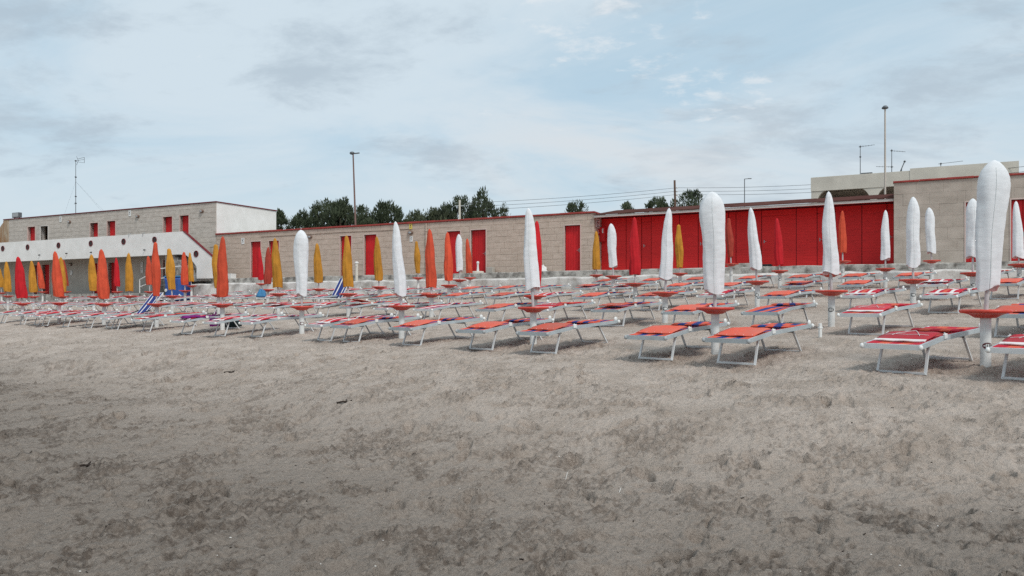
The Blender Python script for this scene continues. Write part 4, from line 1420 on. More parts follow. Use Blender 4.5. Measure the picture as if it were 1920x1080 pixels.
# ------------------------------------------------------------------ umbrellas
PROF = {
    'round': [(0, .72), (.03, .73), (.25, .82), (.5, .92), (.7, .99), (.79, 1.0), (.86, .92), (.915, .75), (.955, .54), (.985, .30), (1, .03)],
    'point': [(0, 1.0), (.03, 1.0), (.2, .97), (.45, .88), (.65, .76), (.8, .62), (.88, .50), (.94, .38), (.98, .22), (1, .03)],
    'straight': [(0, .96), (.03, .97), (.3, .98), (.6, 1.0), (.76, .96), (.85, .84), (.92, .64), (.965, .42), (.99, .22), (1, .03)],
    'sleeve': [(0, .92), (.02, .94), (.12, 1.0), (.3, .98), (.5, .90), (.68, .76), (.82, .58), (.90, .46), (.95, .36), (.98, .22), (1, .04)],
    'bulge': [(0, .66), (.03, .70), (.2, .82), (.42, 1.0), (.55, .98), (.7, .78), (.8, .62), (.9, .50), (.96, .45), (.99, .32), (1, .05)],
}


def interp(prof, t_):
    for (a, b_), (c_, d_) in zip(prof[:-1], prof[1:]):
        if t_ <= c_:
            f_ = (t_ - a) / (c_ - a)
            return b_ + (d_ - b_) * f_
    return prof[-1][1]


def cover_mesh(prof, zb, zt, wmax, lean, seed, white):
    """a loose canvas sleeve around a folded umbrella: creased, slightly flattened, open below"""
    r = random.Random(seed)
    n, mrows = 32, 60
    ph = [r.uniform(0, 6.28) for _ in range(8)]
    flat = r.uniform(.62, .8)
    vs = []
    rot = r.uniform(-.5, .5)
    folds = 6 if white else 8
    for j in range(mrows + 1):
        tt = (j / mrows)
        tt = tt if tt < .8 else .8 + (tt - .8) * 1.0
        z = zb + (zt - zb) * tt
        w = interp(prof, tt) * wmax / 2
        cx = lean * tt + .008 * math.sin(tt * 9 + ph[0])
        for i in range(n):
            a = 2 * math.pi * i / n
            fold = (0.075 if white else 0.13) * (1 - 2 * abs(math.sin(.5 * folds * a + ph[1] + .8 * math.sin(tt * 3 + ph[2])))) * (1.1 - .8 * tt) + \
                0.03 * math.sin(2 * a + tt * 11 + ph[3])
            nv = Vector((math.cos(a) * 1.5 + seed * 3.7, math.sin(a) * 1.5, z * (9.0 if white else 5.0) + 1.5 * math.sin(a + ph[4])))
            wr = 0.03 * mnoise.noise(nv) + 0.018 * mnoise.noise(nv * 2.7) + (0.10 * mnoise.noise(nv * 1.3 + Vector((9, 9, 9))) * max(0, tt - .75) * 2 if white else 0)
            k = w * (1 + fold + wr)
            x = k * math.cos(a); y = k * flat * math.sin(a)
            xr = x * math.cos(rot) * 1.0 - y * math.sin(rot) * .3
            zz = z
            if j == 0:
                zz += .03 * math.sin(2 * a + ph[7]) * (1.2 if white else .5)
            vs.append((cx + xr, y, zz))
    fs = [(j * n + i, j * n + (i + 1) % n, (j + 1) * n + (i + 1) % n, (j + 1) * n + i) for j in range(mrows) for i in range(n)]
    fs.append(tuple(mrows * n + i for i in range(n)))
    m = MB().add(vs, fs, True)
    cover_mesh.seam = [(vs[j * n + 23][0] * 1.0, vs[j * n + 23][1] - .002, vs[j * n + 23][2]) for j in range(0, mrows - 2, 2)]
    # inner skirt so that the open hem has depth
    o = []
    for i in range(n):
        x, y, z = vs[i]
        o.append((x * .9, y * .88, z + .004))
    base = [(x * .82, y * .8, zb + .18) for x, y, z in vs[:n]]
    m.add(vs[:n] + o + base, [(i, n + i, n + (i + 1) % n, (i + 1) % n) for i in range(n)] + [(n + i, 2 * n + i, 2 * n + (i + 1) % n, n + (i + 1) % n) for i in range(n)] + [tuple(2 * n + i for i in range(n))], True)
    return m


TRAY = MB().lathe([(.030, .010), (.05, .004), (.20, .000), (.262, .010), (.272, .018), (.282, .016), (.288, .004), (.286, -.018), (.270, -.024), (.225, -.032),
                   (.185, -.044), (.155, -.060), (.134, -.076), (.112, -.086), (.060, -.089)], 32).mesh('tray', M['tray'])
COLN = {'W': ('white', 'white_cloth'), 'O': ('orange', 'orange_cloth'), 'R': ('red', 'red_cloth'), 'B': ('faded brick-red', 'brick_cloth'), 'Y': ('mustard yellow', 'yellow_cloth')}
ROWN = {1: 'front', 2: 'second', 3: 'third', 4: 'fourth', 5: 'fifth', 6: 'back'}
def text_mesh(txt, size, mat):
    cu = bpy.data.curves.new('number', 'FONT'); cu.body = txt; cu.size = size; cu.align_x = 'CENTER'; cu.align_y = 'CENTER'
    cu.extrude = 0.001
    ob = bpy.data.objects.new('tmp', cu)
    me = bpy.data.meshes.new_from_object(ob)
    bpy.data.objects.remove(ob)
    me.materials.clear(); me.materials.append(mat)
    return me


NUM = {(1, 1): '13', (2, 1): '12'}
upos = {k: [] for k in ROWU}
cnt = {}
for i, (row, tx, ty, px, py, by, colr, prof, wd) in enumerate(UMB):
    x, d = umb_pos(row, tx, ty, py)
    gz = G(x, d)
    tz = min(max(zpx(ty, d) - gz, .60), .86)
    bz = zpx(by, d) - gz; tp = zpx(py, d) - gz
    lean = (px - tx) / F * d
    cnt[row] = cnt.get(row, 0) + 1
    cname, cmat = COLN[colr]
    shape = {'round': 'paddle-topped ', 'point': 'pointed ', 'straight': 'round-topped '}.get(prof, '')
    lab = 'closed %s%s umbrella, %s from the right in the %s row of umbrellas' % (shape, cname, ordinal(cnt[row]), ROWN[row])
    root = empty('beach_umbrella', (x, d, gz), 0, lab, 'umbrella', 'closed beach umbrellas')
    upos[row].append((RX * x + RY * d, NX * x + NY * d))
    r0 = .062 * (1 if d < 16 else 1.0)
    m = MB().lathe([(r0 * 1.02, -.25), (r0, .0), (r0, tz - .088), (r0 * .99, tz - .086)], 18)
    base = m.build('base_pipe', M['pole_white'], root)
    inst('tray', TRAY, root, (0, 0, tz))
    f0 = (tp - tz)
    hx = lean * (bz - tz) / f0
    m = MB().tube((0, 0, tz - .1), (hx + (lean - hx) * .9, 0, bz + (tp - bz) * .9), .027, .024, 12)
    m.build('pole', M['pole_grey'], root)
    m = cover_mesh(PROF[prof], bz, tp, wd, lean - hx, 100 + i, colr == 'W')
    cv = m.build('cover', M[cmat], root, (hx, 0, 0))
    if colr == 'W' and d < 22:
        MB().path(cover_mesh.seam, .003, 5).build('seam', M['seam'], cv)
    if d < 34:
        # numbered plaque on the pipe, turned to the sea
        a0 = math.atan2(-d, -x) + (0.35 if (row, cnt[row]) == (1, 1) else .25 * math.sin(i * 2.3))
        pz = tz * .40 if row == 1 else tz * .5
        vs = []; n = 18
        for q in range(n):
            an = 2 * math.pi * q / n
            th = a0 + .060 * 1.0 / r0 * math.cos(an) * .95; zz = pz + .040 * math.sin(an)
            vs.append(((r0 + .004) * math.cos(th), (r0 + .004) * math.sin(th), zz))
        vs.append(((r0 + .006) * math.cos(a0), (r0 + .006) * math.sin(a0), pz))
        fs = [(q, (q + 1) % n, n) for q in range(n)]
        pl = MB().add(vs, fs, True).build('number_plaque', M['plaque'] if row == 1 else M['plaque_grey'], root)
        vs = []
        for th_, zz in ((-.42, -.024), (.42, -.024), (.42, .024), (-.42, .024)):
            pass
        grid = [(-.42 + .84 * q / 4, zz) for zz in (-.024, .024) for q in range(5)]
        vs = [((r0 + .008) * math.cos(a0 + th_ + .1), (r0 + .008) * math.sin(a0 + th_ + .1), pz + zz) for th_, zz in grid]
        MB().add(vs, [(q, q + 1, q + 6, q + 5) for q in range(4)], True).build('white_field', M['sign_white'], pl)
        nm = NUM.get((row, cnt[row]))
        if nm:
            me = text_mesh(nm, .052, M['black'])
            a1 = a0 + .1
            o = inst('number', me, pl, ((r0 + .0105) * math.cos(a1), (r0 + .0105) * math.sin(a1), pz), rot=(math.radians(90), 0, a1 + math.radians(90)))
            me.update()

# ------------------------------------------------------------------ sun loungers
LW, LL = 0.70, 1.92          # width, length


def rail_z(y):
    """height of the frame over the sand plane along the lounger (foot of the bed at y = 0)"""
    if y < .66:
        return .352 + (.392 - .352) * y / .66
    return .392 + (.372 - .392) * (y - .66) / (LL - .66)


def lounger_meshes(kind):
    P_ = {}
    w = LW / 2
    # side rails and end bars
    fr = MB()
    for sx in (-1, 1):
        for a, b_ in ((0, .66), (.66, LL)):
            fr.beam((sx * (w - .018), a, rail_z(a)), (sx * (w - .018), b_, rail_z(b_)), .034, .056)
    P_['frame'] = (fr, 'alu')
    e = MB().beam((-w, .012, rail_z(0)), (w, .012, rail_z(0)), .032, .062)
    P_['end_bar'] = (e, 'alu_white' if kind in ('red', 'mix') else 'alu')
    e = MB().beam((-w, LL - .012, rail_z(LL)), (w, LL - .012, rail_z(LL)), .030, .05)
    P_['head_bar'] = (e, 'alu')
    # leg frames: two splayed legs and the bar on the sand
    for nm, yt, yb in (('front_leg', .40, .24), ('rear_leg', 1.42, 1.64)):
        for sx in (-1, 1):
            m = MB().beam((sx * (w - .075), yt, rail_z(yt) - .02), (sx * (w - .060), yb, -.01), .030, .022, (0, 1, 0))
            P_[nm + ('_a' if sx < 0 else '_b')] = (m, 'alu_white')
        m2 = MB().beam((-(w - .06), yb, .006), (w - .06, yb, .006), .028, .026)
        P_[nm + '_foot'] = (m2, 'alu_white')
        m3 = MB().beam((-(w - .06), yt - .0, rail_z(yt) - .045), (w - .06, yt, rail_z(yt) - .045), .03, .034)
        P_[nm + '_crossbar'] = (m3, 'dark_bar')
    # cloth, slightly sagging
    m = MB(); nx, ny = 8, 26; vs = []
    for j in range(ny + 1):
        y = .02 + (LL - .04) * j / ny
        for i in range(nx + 1):
            fx = i / nx * 2 - 1
            x = fx * (w - .03)
            sag = .030 * (1 - fx * fx) * (1 - abs(2 * j / ny - 1) ** 3)
            vs.append((x, y, rail_z(y) + .030 - sag + .002 * math.sin(j * 1.9 + i)))
    m.add(vs, [(j * (nx + 1) + i, j * (nx + 1) + i + 1, (j + 1) * (nx + 1) + i + 1, (j + 1) * (nx + 1) + i) for j in range(ny) for i in range(nx)], True)
    P_['cloth'] = (m, {'blue': 'cloth_blue', 'red': 'cloth_red', 'mix': 'cloth_mix', 'navy': 'cloth_navy'}[kind])
    # folded sunshade over the foot third: arched cloth with white edge
    y0, y1 = (.22, .70)
    m = MB(); nx, ny = 10, 8; vs = []
    hmax = .044

    def flap(y, fx):
        f_ = (y - y0) / (y1 - y0)
        return rail_z(y) + .036 + hmax * math.sin(min(1, f_ * 1.15) * math.pi * .62) * (1 - .35 * fx ** 4) + .004 * math.sin(7 * fx + 9 * f_)
    for j in range(ny + 1):
        y = y0 + (y1 - y0) * j / ny
        for i in range(nx + 1):
            fx = i / nx * 2 - 1
            vs.append((fx * (w - .04), y, flap(y, fx)))
    top = len(vs)
    vs += [(x, y, z - .008) for x, y, z in vs]
    q = lambda i, j: j * (nx + 1) + i
    fs = [(q(i, j), q(i + 1, j), q(i + 1, j + 1), q(i, j + 1)) for j in range(ny) for i in range(nx)]
    fs += [tuple(top + a for a in f_[::-1]) for f_ in fs]
    for i in range(nx):
        fs += [(q(i, 0), top + q(i, 0), top + q(i + 1, 0), q(i + 1, 0)), (q(i, ny), q(i + 1, ny), top + q(i + 1, ny), top + q(i, ny))]
    for j in range(ny):
        fs += [(q(0, j), q(0, j + 1), top + q(0, j + 1), top + q(0, j)), (q(nx, j), top + q(nx, j), top + q(nx, j + 1), q(nx, j + 1))]
    m.add(vs, fs, True)
    P_['sunshade'] = (m, {'blue': 'flap_orange', 'mix': 'flap_stripe'}.get(kind, 'flap_red'))
    # the shade's bows, strings and buttons
    bw = MB()
    for sx in (-1, 1):
        bw.tube((sx * (w + .004), .70, rail_z(.7) + .02), (sx * (w - .006), y1 - .01, flap(y1, 1) + .006), .009, .009, 6)
        bw.bbox(sx * w - .014, sx * w + .014, .66, .74, rail_z(.7) - .01, rail_z(.7) + .055, .006)
    P_['hinge'] = (bw, 'white_cap')
    ed = MB()
    for i in range(nx):
        a = i / nx * 2 - 1; b_ = (i + 1) / nx * 2 - 1
        ed.tube((a * (w - .04), y0 - .004, flap(y0, a)), (b_ * (w - .04), y0 - .004, flap(y0, b_)), .011 if kind != 'blue' else .007, None, 6)
    if kind != 'blue':
        ed.add([(sx_ * (w - .04), y0 + dy_, flap(y0 + dy_, .9) + .004) for dy_ in (0, .05) for sx_ in (-1, 1)], [(0, 1, 3, 2)])
    P_['edge_piping'] = (ed, 'piping' if kind != 'blue' else 'flap_orange')
    bt = MB()
    for i in range(5):
        fx = -.8 + 1.6 * i / 4
        bt.sphere((fx * (w - .02), y0 + .03, flap(y0 + .03, fx) + .003), .006, None, None, 6, 4)
    if kind in ('red',):
        for a, b_ in (((-.5, .40), (.0, .70)), ((.0, .70), (.55, .38)), ((-.8, .44), (.8, .44))):
            pts = [(a[0] + (b_[0] - a[0]) * f_, a[1] + (b_[1] - a[1]) * f_) for f_ in (0, .25, .5, .75, 1)]
            bt.path([(fx * (w - .02), y, flap(y, fx) + .006) for fx, y in pts], .0035, 4)
    P_['button'] = (bt, 'white_cap')
    # end caps
    for nm, y in (('foot_cap', 0.0), ('head_cap', LL)):
        for sx in (-1, 1):
            m = MB().sphere((sx * (w + .002), y, rail_z(y)), .026, .034, .034, 10, 6)
            P_[nm + ('_a' if sx < 0 else '_b')] = (m, 'grey_cap' if y == 0 and kind == 'blue' else 'white_cap')
    # white pillow tabs on the head end
    m = MB()
    m.sphere((w - .02, LL - .06, rail_z(LL) + .05), .022, .045, .045, 10, 6)
    P_['stop_knob'] = (m, 'white_cap')
    # pillow roll / coloured head strip
    m = MB(); vs = []; n = 12
    for q_ in range(9):
        x = -(w - .05) + (2 * w - .1) * q_ / 8
        rr_ = .030 + .004 * math.sin(q_ * 1.7)
        for i in range(n):
            an = 2 * math.pi * i / n
            vs.append((x, 1.34 + .11 * math.cos(an), rail_z(1.34) + .036 + rr_ * .6 * math.sin(an)))
    m.add(vs, [(a * n + i, a * n + (i + 1) % n, (a + 1) * n + (i + 1) % n, (a + 1) * n + i) for a in range(8) for i in range(n)], True)
    m.add(vs[:n] + vs[-n:], [tuple(range(n)), tuple(range(2 * n - 1, n - 1, -1))])
    P_['head_roll'] = (m, {'blue': 'cloth_blue', 'red': 'cloth_red', 'mix': 'cloth_mix', 'navy': 'cloth_navy'}[kind])
    names = {'foot_cap_a': 'end_cap', 'foot_cap_b': 'end_cap', 'head_cap_a': 'end_cap', 'head_cap_b': 'end_cap', 'front_leg_a': 'leg', 'front_leg_b': 'leg', 'rear_leg_a': 'leg', 'rear_leg_b': 'leg',
             'front_leg_foot': 'foot_bar', 'rear_leg_foot': 'foot_bar', 'front_leg_crossbar': 'crossbar', 'rear_leg_crossbar': 'crossbar'}
    return [(names.get(k, k), v[0].mesh(names.get(k, k), M[v[1]])) for k, v in P_.items()]


LMESH = {k: lounger_meshes(k) for k in ('blue', 'red', 'mix', 'navy')}
HEAD = (0.70, 0.714)


def lounger(x, y, kind, label, dang=0.0, raised=False, far=False, shade='flat', tilt=0.0):
    """(x, y): middle of the seaward end"""
    h = math.atan2(HEAD[1], HEAD[0]) + dang
    cx, cy = x + .95 * math.cos(h), y + .95 * math.sin(h)
    z0 = G(x, y); z1 = G(x + LL * math.cos(h), y + LL * math.sin(h))
    pitch = math.atan2(z1 - z0, LL)
    root = empty('sun_lounger', (x, y, z0 + .012), 0, label, 'sun lounger', 'sun loungers in rows')
    root.rotation_euler = (pitch * .97, 0, h - math.pi / 2)
    root.rotation_mode = 'XYZ'
    leg = None
    for nm, me in LMESH[kind]:
        if far and nm in ('button', 'hinge'):
            continue
        if shade == 'none' and nm in ('sunshade', 'edge_piping', 'button', 'hinge'):
            continue
        if tilt and nm in ('sunshade', 'edge_piping', 'button'):
            py_, pz_ = .70, rail_z(.70) + .03
            ct, st_ = math.cos(tilt), math.sin(tilt)
            inst(nm, me, root, (0, py_ - (ct * py_ - st_ * pz_), pz_ - (st_ * py_ + ct * pz_)), rot=(tilt, 0, 0))
            continue
        if raised and nm in ('sunshade', 'edge_piping', 'button', 'hinge', 'head_roll', 'stop_knob'):
            continue
        if nm == 'leg':
            leg = inst(nm, me, root)
        elif nm == 'foot_bar':
            inst(nm, me, leg)
        else:
            inst(nm, me, root)
    return root


# front row read one by one: middle of the near end in the photograph, kind, turn
FRONT = [(1921, 'red', -.10), (1672, 'red', -.11), (1363, 'blue', -.03), (1212, 'blue', .02), (1000, 'blue', -.02), (884, 'blue', .03), (753, 'blue', -.02), (640, 'blue', .0),
         (590, 'mix', -.04), (463, 'mix', -.05), (395, 'mix', .0), (333, 'mix', .04), (258, 'red', .0), (199, 'mix', -.02), (150, 'mix', .03), (108, 'mix', .0), (70, 'red', .05), (54, 'mix', .0), (28, 'mix', .02), (-8, 'mix', 0)]
LK = {'blue': 'blue and orange striped', 'red': 'red and orange', 'mix': 'red and white', 'navy': 'navy and white'}
LCOUNT = {}


def lab_l(kind, row, extra=''):
    LCOUNT[row] = LCOUNT.get(row, 0) + 1
    return '%s sun lounger, %s from the right in the %s row of loungers' % (LK[kind], ordinal(LCOUNT[row]), ROWN[row])


front_pos = {}
for px, kind, da in FRONT:
    k = (px - 960) / F
    d = 10.12 / (NX * k + NY)
    if px < 430:
        d *= .985
    o = lounger(k * d, d, kind, lab_l(kind, 1), da)
    front_pos[px] = o
rg = random.Random(21)
for row in (2, 3, 4, 5, 6):
    vs_ = sorted(upos[row])
    full = []
    for a, b_ in zip(vs_[:-1], vs_[1:]):
        full.append(a)
        gapn = round((b_[0] - a[0]) / 3.75)
        for q in range(1, gapn):
            f_ = q / gapn
            full.append((a[0] + (b_[0] - a[0]) * f_, a[1] + (b_[1] - a[1]) * f_))
    full.append(vs_[-1])
    for q in range(1, 4):
        full.insert(0, (vs_[0][0] - 3.75 * q, vs_[0][1]))
    vmax = {2: 60, 3: 62, 4: 48, 5: 36, 6: 20}[row]
    while full[-1][0] + 3.9 < vmax:
        full.append((full[-1][0] + 3.9, full[-1][1]))
    full.sort()
    spots = []
    for v, u in full:
        for s_ in (-1, 1):
            vv = v + s_ * .86 + rg.uniform(-.14, .14); uu = u - .92 + rg.uniform(-.22, .22)
            x = NX * uu + RX * vv; y = NY * uu + RY * vv
            if BX * (x + 1.4) + BY * (y + 1.4) > 31.55:
                continue
            pxx = 960 + F * x / y
            pxe = 960 + F * (x + 1.4) / (y + 1.4)
            if pxe < -25 or pxx > 1990:
                continue
            spots.append((vv, x, y, pxx))
    for vv, x, y, pxx in sorted(spots):
        kind = 'blue' if pxx > 700 and rg.random() < (.92 if pxx > 1000 else .6) else ('mix' if rg.random() < .75 else 'red')
        if row == 2 and 1570 < pxx < 1720:
            kind = 'red'
        dg_ = math.hypot(x, y)
        q_ = rg.random()
        special = row == 2 and 600 < pxx < 680
        lounger(x, y, 'blue' if special else kind, lab_l('blue' if special else kind, row), rg.uniform(-.09, .09), far=dg_ > 28, shade='none' if q_ < .12 and not special else 'flat',
                tilt=-.36 if special else (-rg.uniform(.06, .2) if q_ > .72 else 0.0))


def deck_lounger(px, d, label, ang, up=55):
    """lounger with its navy striped back raised"""
    x, y = place(px, d)
    z = G(x, y)
    root = empty('reclined_lounger', (x, y, z), ang, label, 'sun lounger', 'loungers with raised backs')
    w = .33
    MB().beam((-w, -.9, .36), (-w, .45, .38), .03, .05).beam((w, -.9, .36), (w, .45, .38), .03, .05).beam((-w, -.9, .36), (w, -.9, .36), .03, .05).build('frame', M['alu_white'], root)
    MB().bbox(-w, w, -.88, .4, .375, .385, .003).build('seat_cloth', M['cloth_navy'], root)
    a = math.radians(up); L = 1.15
    root.scale = (.88, .88, .88)
    e = (.40 + L * math.cos(a), .38 + L * math.sin(a))
    b_ = MB()
    for sx in (-1, 1):
        b_.beam((sx * w, .40, .38), (sx * w, e[0], e[1]), .035, .03)
    b_.beam((-w, e[0], e[1]), (w, e[0], e[1]), .03, .03)
    bk = b_.build('back_frame', M['alu_white'], root)
    m = MB(); vs = []
    for j in range(9):
        f_ = j / 8
        for i in range(9):
            fx = i / 8 * 2 - 1
            sg_ = -.03 * (1 - fx * fx) * math.sin(f_ * math.pi)
            vs.append((fx * (w - .015), .40 + L * f_ * math.cos(a) - sg_ * math.sin(a), .38 + L * f_ * math.sin(a) + sg_ * math.cos(a) + .018))
    m.add(vs, [(j * 9 + i, j * 9 + i + 1, (j + 1) * 9 + i + 1, (j + 1) * 9 + i) for j in range(8) for i in range(8)], True)
    m.build('back_cloth', M['cloth_navy'], root)
    for yt, yb in ((-.55, -.72), (.25, .45)):
        for sx in (-1, 1):
            lg = MB().beam((sx * (w - .04), yt, .35), (sx * (w - .03), yb, -.02), .03, .022, (0, 1, 0)).build('leg', M['alu_white'], root)
        MB().beam((-w + .03, yb, .01), (w - .03, yb, .01), .028, .026).build('foot_bar', M['alu_white'], lg)
    MB().beam((-w - .02, .05, .40), (-w - .02, .62, .62), .03, .03).beam((w + .02, .05, .40), (w + .02, .62, .62), .03, .03).build('armrest', M['black'], root)


deck_lounger(243, 25.2, 'navy and white lounger with raised back beside the bulging orange umbrella', math.radians(-33), 50)
deck_lounger(618, 30.5, 'navy and white lounger with raised back in front of a red door', math.radians(-30), 55)

# ------------------------------------------------------------------ small things on the beach


def lump(name, x, y, z, rx, ry, rz, mat, label, cat, seed=1, rot=0.0, n=20, m=12, flat=.3):
    r = random.Random(seed)
    ph = [r.uniform(0, 6.28) for _ in range(6)]
    vs = []
    for j in range(m + 1):
        t_ = -math.pi / 2 + math.pi * j / m
        for i in range(n):
            a = 2 * math.pi * i / n
            k = 1 + .12 * math.sin(3 * a + ph[0]) + .08 * math.sin(5 * a + 3 * t_ + ph[1]) + .08 * math.sin(4 * t_ + ph[2] + a)
            k += .22 * mnoise.noise(Vector((math.cos(a) * 1.6 * math.cos(t_) + seed, math.sin(a) * 1.6 * math.cos(t_), t_ * 1.5)) * 1.7)
            zz = math.sin(t_) * rz * k * (1 + .6 * mnoise.noise(Vector((3 * math.cos(a) * math.cos(t_), 3 * math.sin(a), seed * 2.2))))
            zz = max(zz, -rz * flat)
            vs.append((rx * k * math.cos(t_) * math.cos(a), ry * k * math.cos(t_) * math.sin(a), zz + rz * flat))
    o = MB().add(vs, [(j * n + i, j * n + (i + 1) % n, (j + 1) * n + (i + 1) % n, (j + 1) * n + i) for j in range(m) for i in range(n)], True).build(name, mat)
    o.location = (x, y, z); o.rotation_euler = (0, 0, rot)
    tag(o, label, cat)
    return o


fl = front_pos[333]
fx, fy = fl.location.x, fl.location.y
h = math.atan2(HEAD[1], HEAD[0])
lump('towel', fx + .75 * math.cos(h), fy + .75 * math.sin(h), fl.location.z + .44, .72, .30, .06, M['purple'], 'crumpled purple towel lying on a front-row lounger', 'towel', 3, h, n=36, m=14)
x, y = place(491, 33.5); lump('beach_bag', x, y, G(x, y) + .40, .20, .16, .22, M['sky_blue'], 'sky blue beach bag on a lounger in front of the red doors', 'bag', 5)
x, y = place(434, 22.8); lump('beach_bag', x, y, G(x, y), .28, .2, .20, M['dark_bag'], 'dark teal bag on the sand right of the tall orange umbrella', 'bag', 6)
x, y = place(441.5, 23.0); lump('beach_bag', x, y, G(x, y), .16, .14, .17, M['red_cloth'], 'small red bag beside the dark teal bag', 'bag', 7)
x, y = place(405, 23.2); lump('beach_bag', x, y, G(x, y), .2, .16, .26, M['purple'], 'purple bag on the sand left of the tall orange umbrella', 'bag', 8)

# under the stair: barrel, blue boat cover, handrail
x, y = at(S(311, -2.6), -2.6, 0)[:2]
zg = G(x, y)
br = empty('barrel', (x, y, zg), 0, 'dark mottled barrel standing under the balcony by the stair', 'barrel')
MB().lathe([(0, 0), (.33, 0), (.36, .3), (.37, .6), (.36, .95), (.32, 1.25), (.28, 1.28), (0, 1.28)], 20).build('body', nmat('mottled_barrel', (.10, .095, .085), .8, 0, 9, col2=(.02, .02, .02)), br)
for z in (.32, .92):
    MB().lathe([(.372, z - .03), (.385, z), (.372, z + .03)], 20).build('hoop', M['antenna'], br)
x, y = at(S(332, -2.4), -2.4, 0)[:2]
zg = G(x, y)
bt = empty('plastic_tank', (x, y, zg), RZB, 'large blue plastic tank under the balcony beside the stair', 'tank')
MB().bbox(-.75, .75, -.45, .45, .0, 1.35, .12).build('body', M['blue_plastic'], bt)
MB().bbox(-.68, .68, -.40, .40, 1.352, 1.43, .03).build('lid', M['sky_blue'], bt)
MB().tube((-.35, -.46, .6), (-.35, -.50, .6), .09, .09, 14).build('tap_cover', M['white_cap'], bt)
hr = Bld('handrail', 'white metal handrail under the balcony beside the barrel', 'handrail', S(280, -1.7), -1.7, .74)
a0, a1, a2 = S(262, -1.7), S(300, -1.7), S(340, -1.7)
m = MB().path([(a0, -1.7, 1.55), (a1, -1.7, 2.18), (a2, -1.7, 2.30)], .035, 8)
m.path([(a0, -1.7, 1.10), (a1, -1.7, 1.6), (a2, -1.7, 1.72)], .03, 8)
hr.part(m, 'rail', M['rail_white'])
for s, z in ((a0, 1.57), ((a0 + a1) / 2, 1.86), (a1, 2.2), (a2, 2.32)):
    hr.part(MB().tube((s, -1.7, .74), (s, -1.7, z), .032, .032, 8), 'post', M['rail_white'])

# shower column, foot shower, box on the terrace
x, y = at(S(671, -1.2), -1.3, 0)[:2]
sc_ = empty('shower_column', (x, y, ZE + 1.2), 0, 'thin whitish shower post on the step left of a yellow umbrella', 'shower')
MB().tube((0, 0, -.2), (0, 0, .98), .075, .07, 12).build('post', M['white_bld'], sc_)
MB().sphere((0, 0, 1.0), .11, .11, .07, 12, 6).tube((0, 0, .8), (0, -.16, .86), .02).build('head', M['white_cap'], sc_)
s = S(896, -.4)
fs_ = Bld('drinking_fountain', 'small white foot shower pillar on a round base before a red door', 'fountain', s, -.4, 1.56)
fs_.part(MB().lathe([(0, .1), (.28, .1), (.30, .06), (.30, 0)], 20, (s, -.4, 1.56)), 'base', M['white_bld'])
fs_.part(MB().lathe([(.07, 0), (.055, .1), (.045, .3), (.055, .38), (.075, .42), (.05, .48), (0, .5)], 12, (s, -.4, 1.66)), 'pillar', M['white_cap'])
s = S(920, -.15)
cb = Bld('stone_block', 'small beige block against the wall right of a red door', 'block', s, -.15, 1.57)
cb.part(MB().bbox(s - .18, s + .18, -.30, -.03, 1.572, 1.86, .02), 'block', M['shade_wall'])
s = S(431, -.4)
cb = Bld('white_crate', 'small white crate on the terrace right of the tall orange umbrella', 'crate', s, -.4, 1.57)
m = MB()
m.bbox(s - .3, s + .3, -.6, -.58, 1.575, 1.85, .005).bbox(s - .3, s + .3, -.22, -.2, 1.575, 1.85, .005).bbox(s - .3, s - .28, -.579, -.221, 1.575, 1.85, .005).bbox(s + .28, s + .3, -.579, -.221, 1.575, 1.85, .005).box(s - .28, s + .28, -.579, -.221, 1.58, 1.60)
cb.part(m, 'crate', M['white_cap'])
s = S(1018, -.3)
x, y, z = at(s, -.3, 1.57)
lump('plastic_bag', x, y, z, .2, .14, .2, M['white_cap'], 'crumpled white plastic bag at the wall foot beside the tall white umbrella', 'bag', 12)
# steps before the shed doors
for px, lab in ((1392, 'low grey concrete doorstep before the shed, next to dark crate'),):
    s = S(px, .4)
    b_ = Bld('doorstep', lab, 'step', s, .4, 1.57)
    b_.part(MB().bbox(s - .55, s + .55, .2, .80, 1.578, 1.78, .02), 'step', M['concrete'])
s = S(1433, .3)
b_ = Bld('crate', 'flat black crate on the terrace right of the grey doorstep', 'crate', s, .3, 1.57)
b_.part(MB().bbox(s - .28, s + .28, .25, .7, 1.578, 1.72, .02), 'crate', M['black'])
# white post stub between front loungers
k = (1538 - 960) / F; d = 13.2; x = k * d
st_ = empty('wooden_stake', (x, d, G(x, d)), .3, 'short white chipped stake in the sand behind a front lounger', 'stake')
MB().bbox(-.025, .025, -.02, .02, -.1, .26, .006).bbox(-.035, .035, -.026, .026, .17, .20, .004).build('stake', M['white_cap'], st_)

# flotsam


def Gf(x, y):
    return float(ground_full(np.array([x]), np.array([y]))[0])


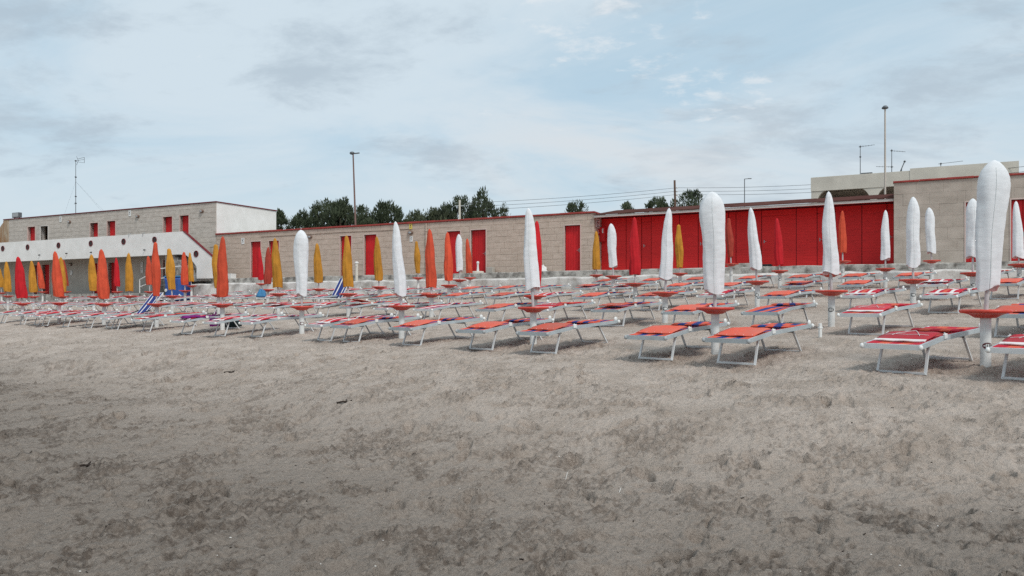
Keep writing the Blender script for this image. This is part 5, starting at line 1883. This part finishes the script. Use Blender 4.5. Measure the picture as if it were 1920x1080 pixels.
def ground_hit(px, py):
    k = (px - 960) / F
    lo_, hi_ = 2.0, 40.0
    for _ in range(50):
        d = .5 * (lo_ + hi_)
        if zpx(py, d) > G(k * d, d):
            lo_ = d
        else:
            hi_ = d
    return k * lo_, lo_


for px, py, L, an, lab in ((432, 697, .22, .1, 'dark twig lying on the damp sand left of the middle'), (646, 756, .20, .6, 'dark bent twig lying below the worn sand bank'),
                           (160, 876, .14, .4, 'small dark splinter of wood in the lower left sand')):
    x, y = ground_hit(px, py)
    o = MB().path([(-L / 2, 0, .012), (-L * .1, .012, .02), (L * .15, -.01, .016), (L / 2, .02, .024)], .011, 7).tube((L * .1, 0, .018), (L * .25, .06, .035), .007).build('twig', M['stick'])
    o.location = (x, y, Gf(x, y)); o.rotation_euler = (0, 0, an)
    tag(o, lab, 'twig', 'driftwood twigs')
for px, py, L, lab in ((1060, 886, .06, 'short pale straw standing up in the sand'), (1160, 912, .035, 'short pale straw lying flat right of the upright straw')):
    x, y = ground_hit(px, py)
    o = MB().tube((0, 0, -.01), (.02, .01, L), .003).build('straw', M['shell'])
    o.location = (x, y, Gf(x, y))
    tag(o, lab, 'straw')
v = []; fcs = []
mb = MB()
r = random.Random(77)
for i in range(70):
    px = r.uniform(-100, 2020); py = 640 + 440 * r.random()
    x, y = ground_hit(px, py)
    s_ = r.uniform(.002, .006)
    mb.sphere((x, y, Gf(x, y) + s_ * .3), s_ * r.uniform(.8, 1.7), s_, s_ * .5, 6, 4)
o = mb.build('shell_fragments', M['shell']); tag(o, 'tiny white shell fragments scattered over the sand', kind='stuff')
mb = MB()
for i in range(160):
    px = r.uniform(-100, 2020); py = 640 + 440 * r.random()
    x, y = ground_hit(px, py)
    s_ = r.uniform(.003, .009)
    an = r.uniform(0, 3.14)
    mb.tube((x - s_ * 1.5 * math.cos(an), y - s_ * 1.5 * math.sin(an), Gf(x, y) + s_ * .3), (x + s_ * 1.5 * math.cos(an), y + s_ * 1.5 * math.sin(an), Gf(x, y) + s_ * .5), s_ * .5, s_ * .35, 5)
o = mb.build('seaweed_crumbs', M['stick']); tag(o, 'dark crumbs of dried seaweed scattered over the sand', kind='stuff')
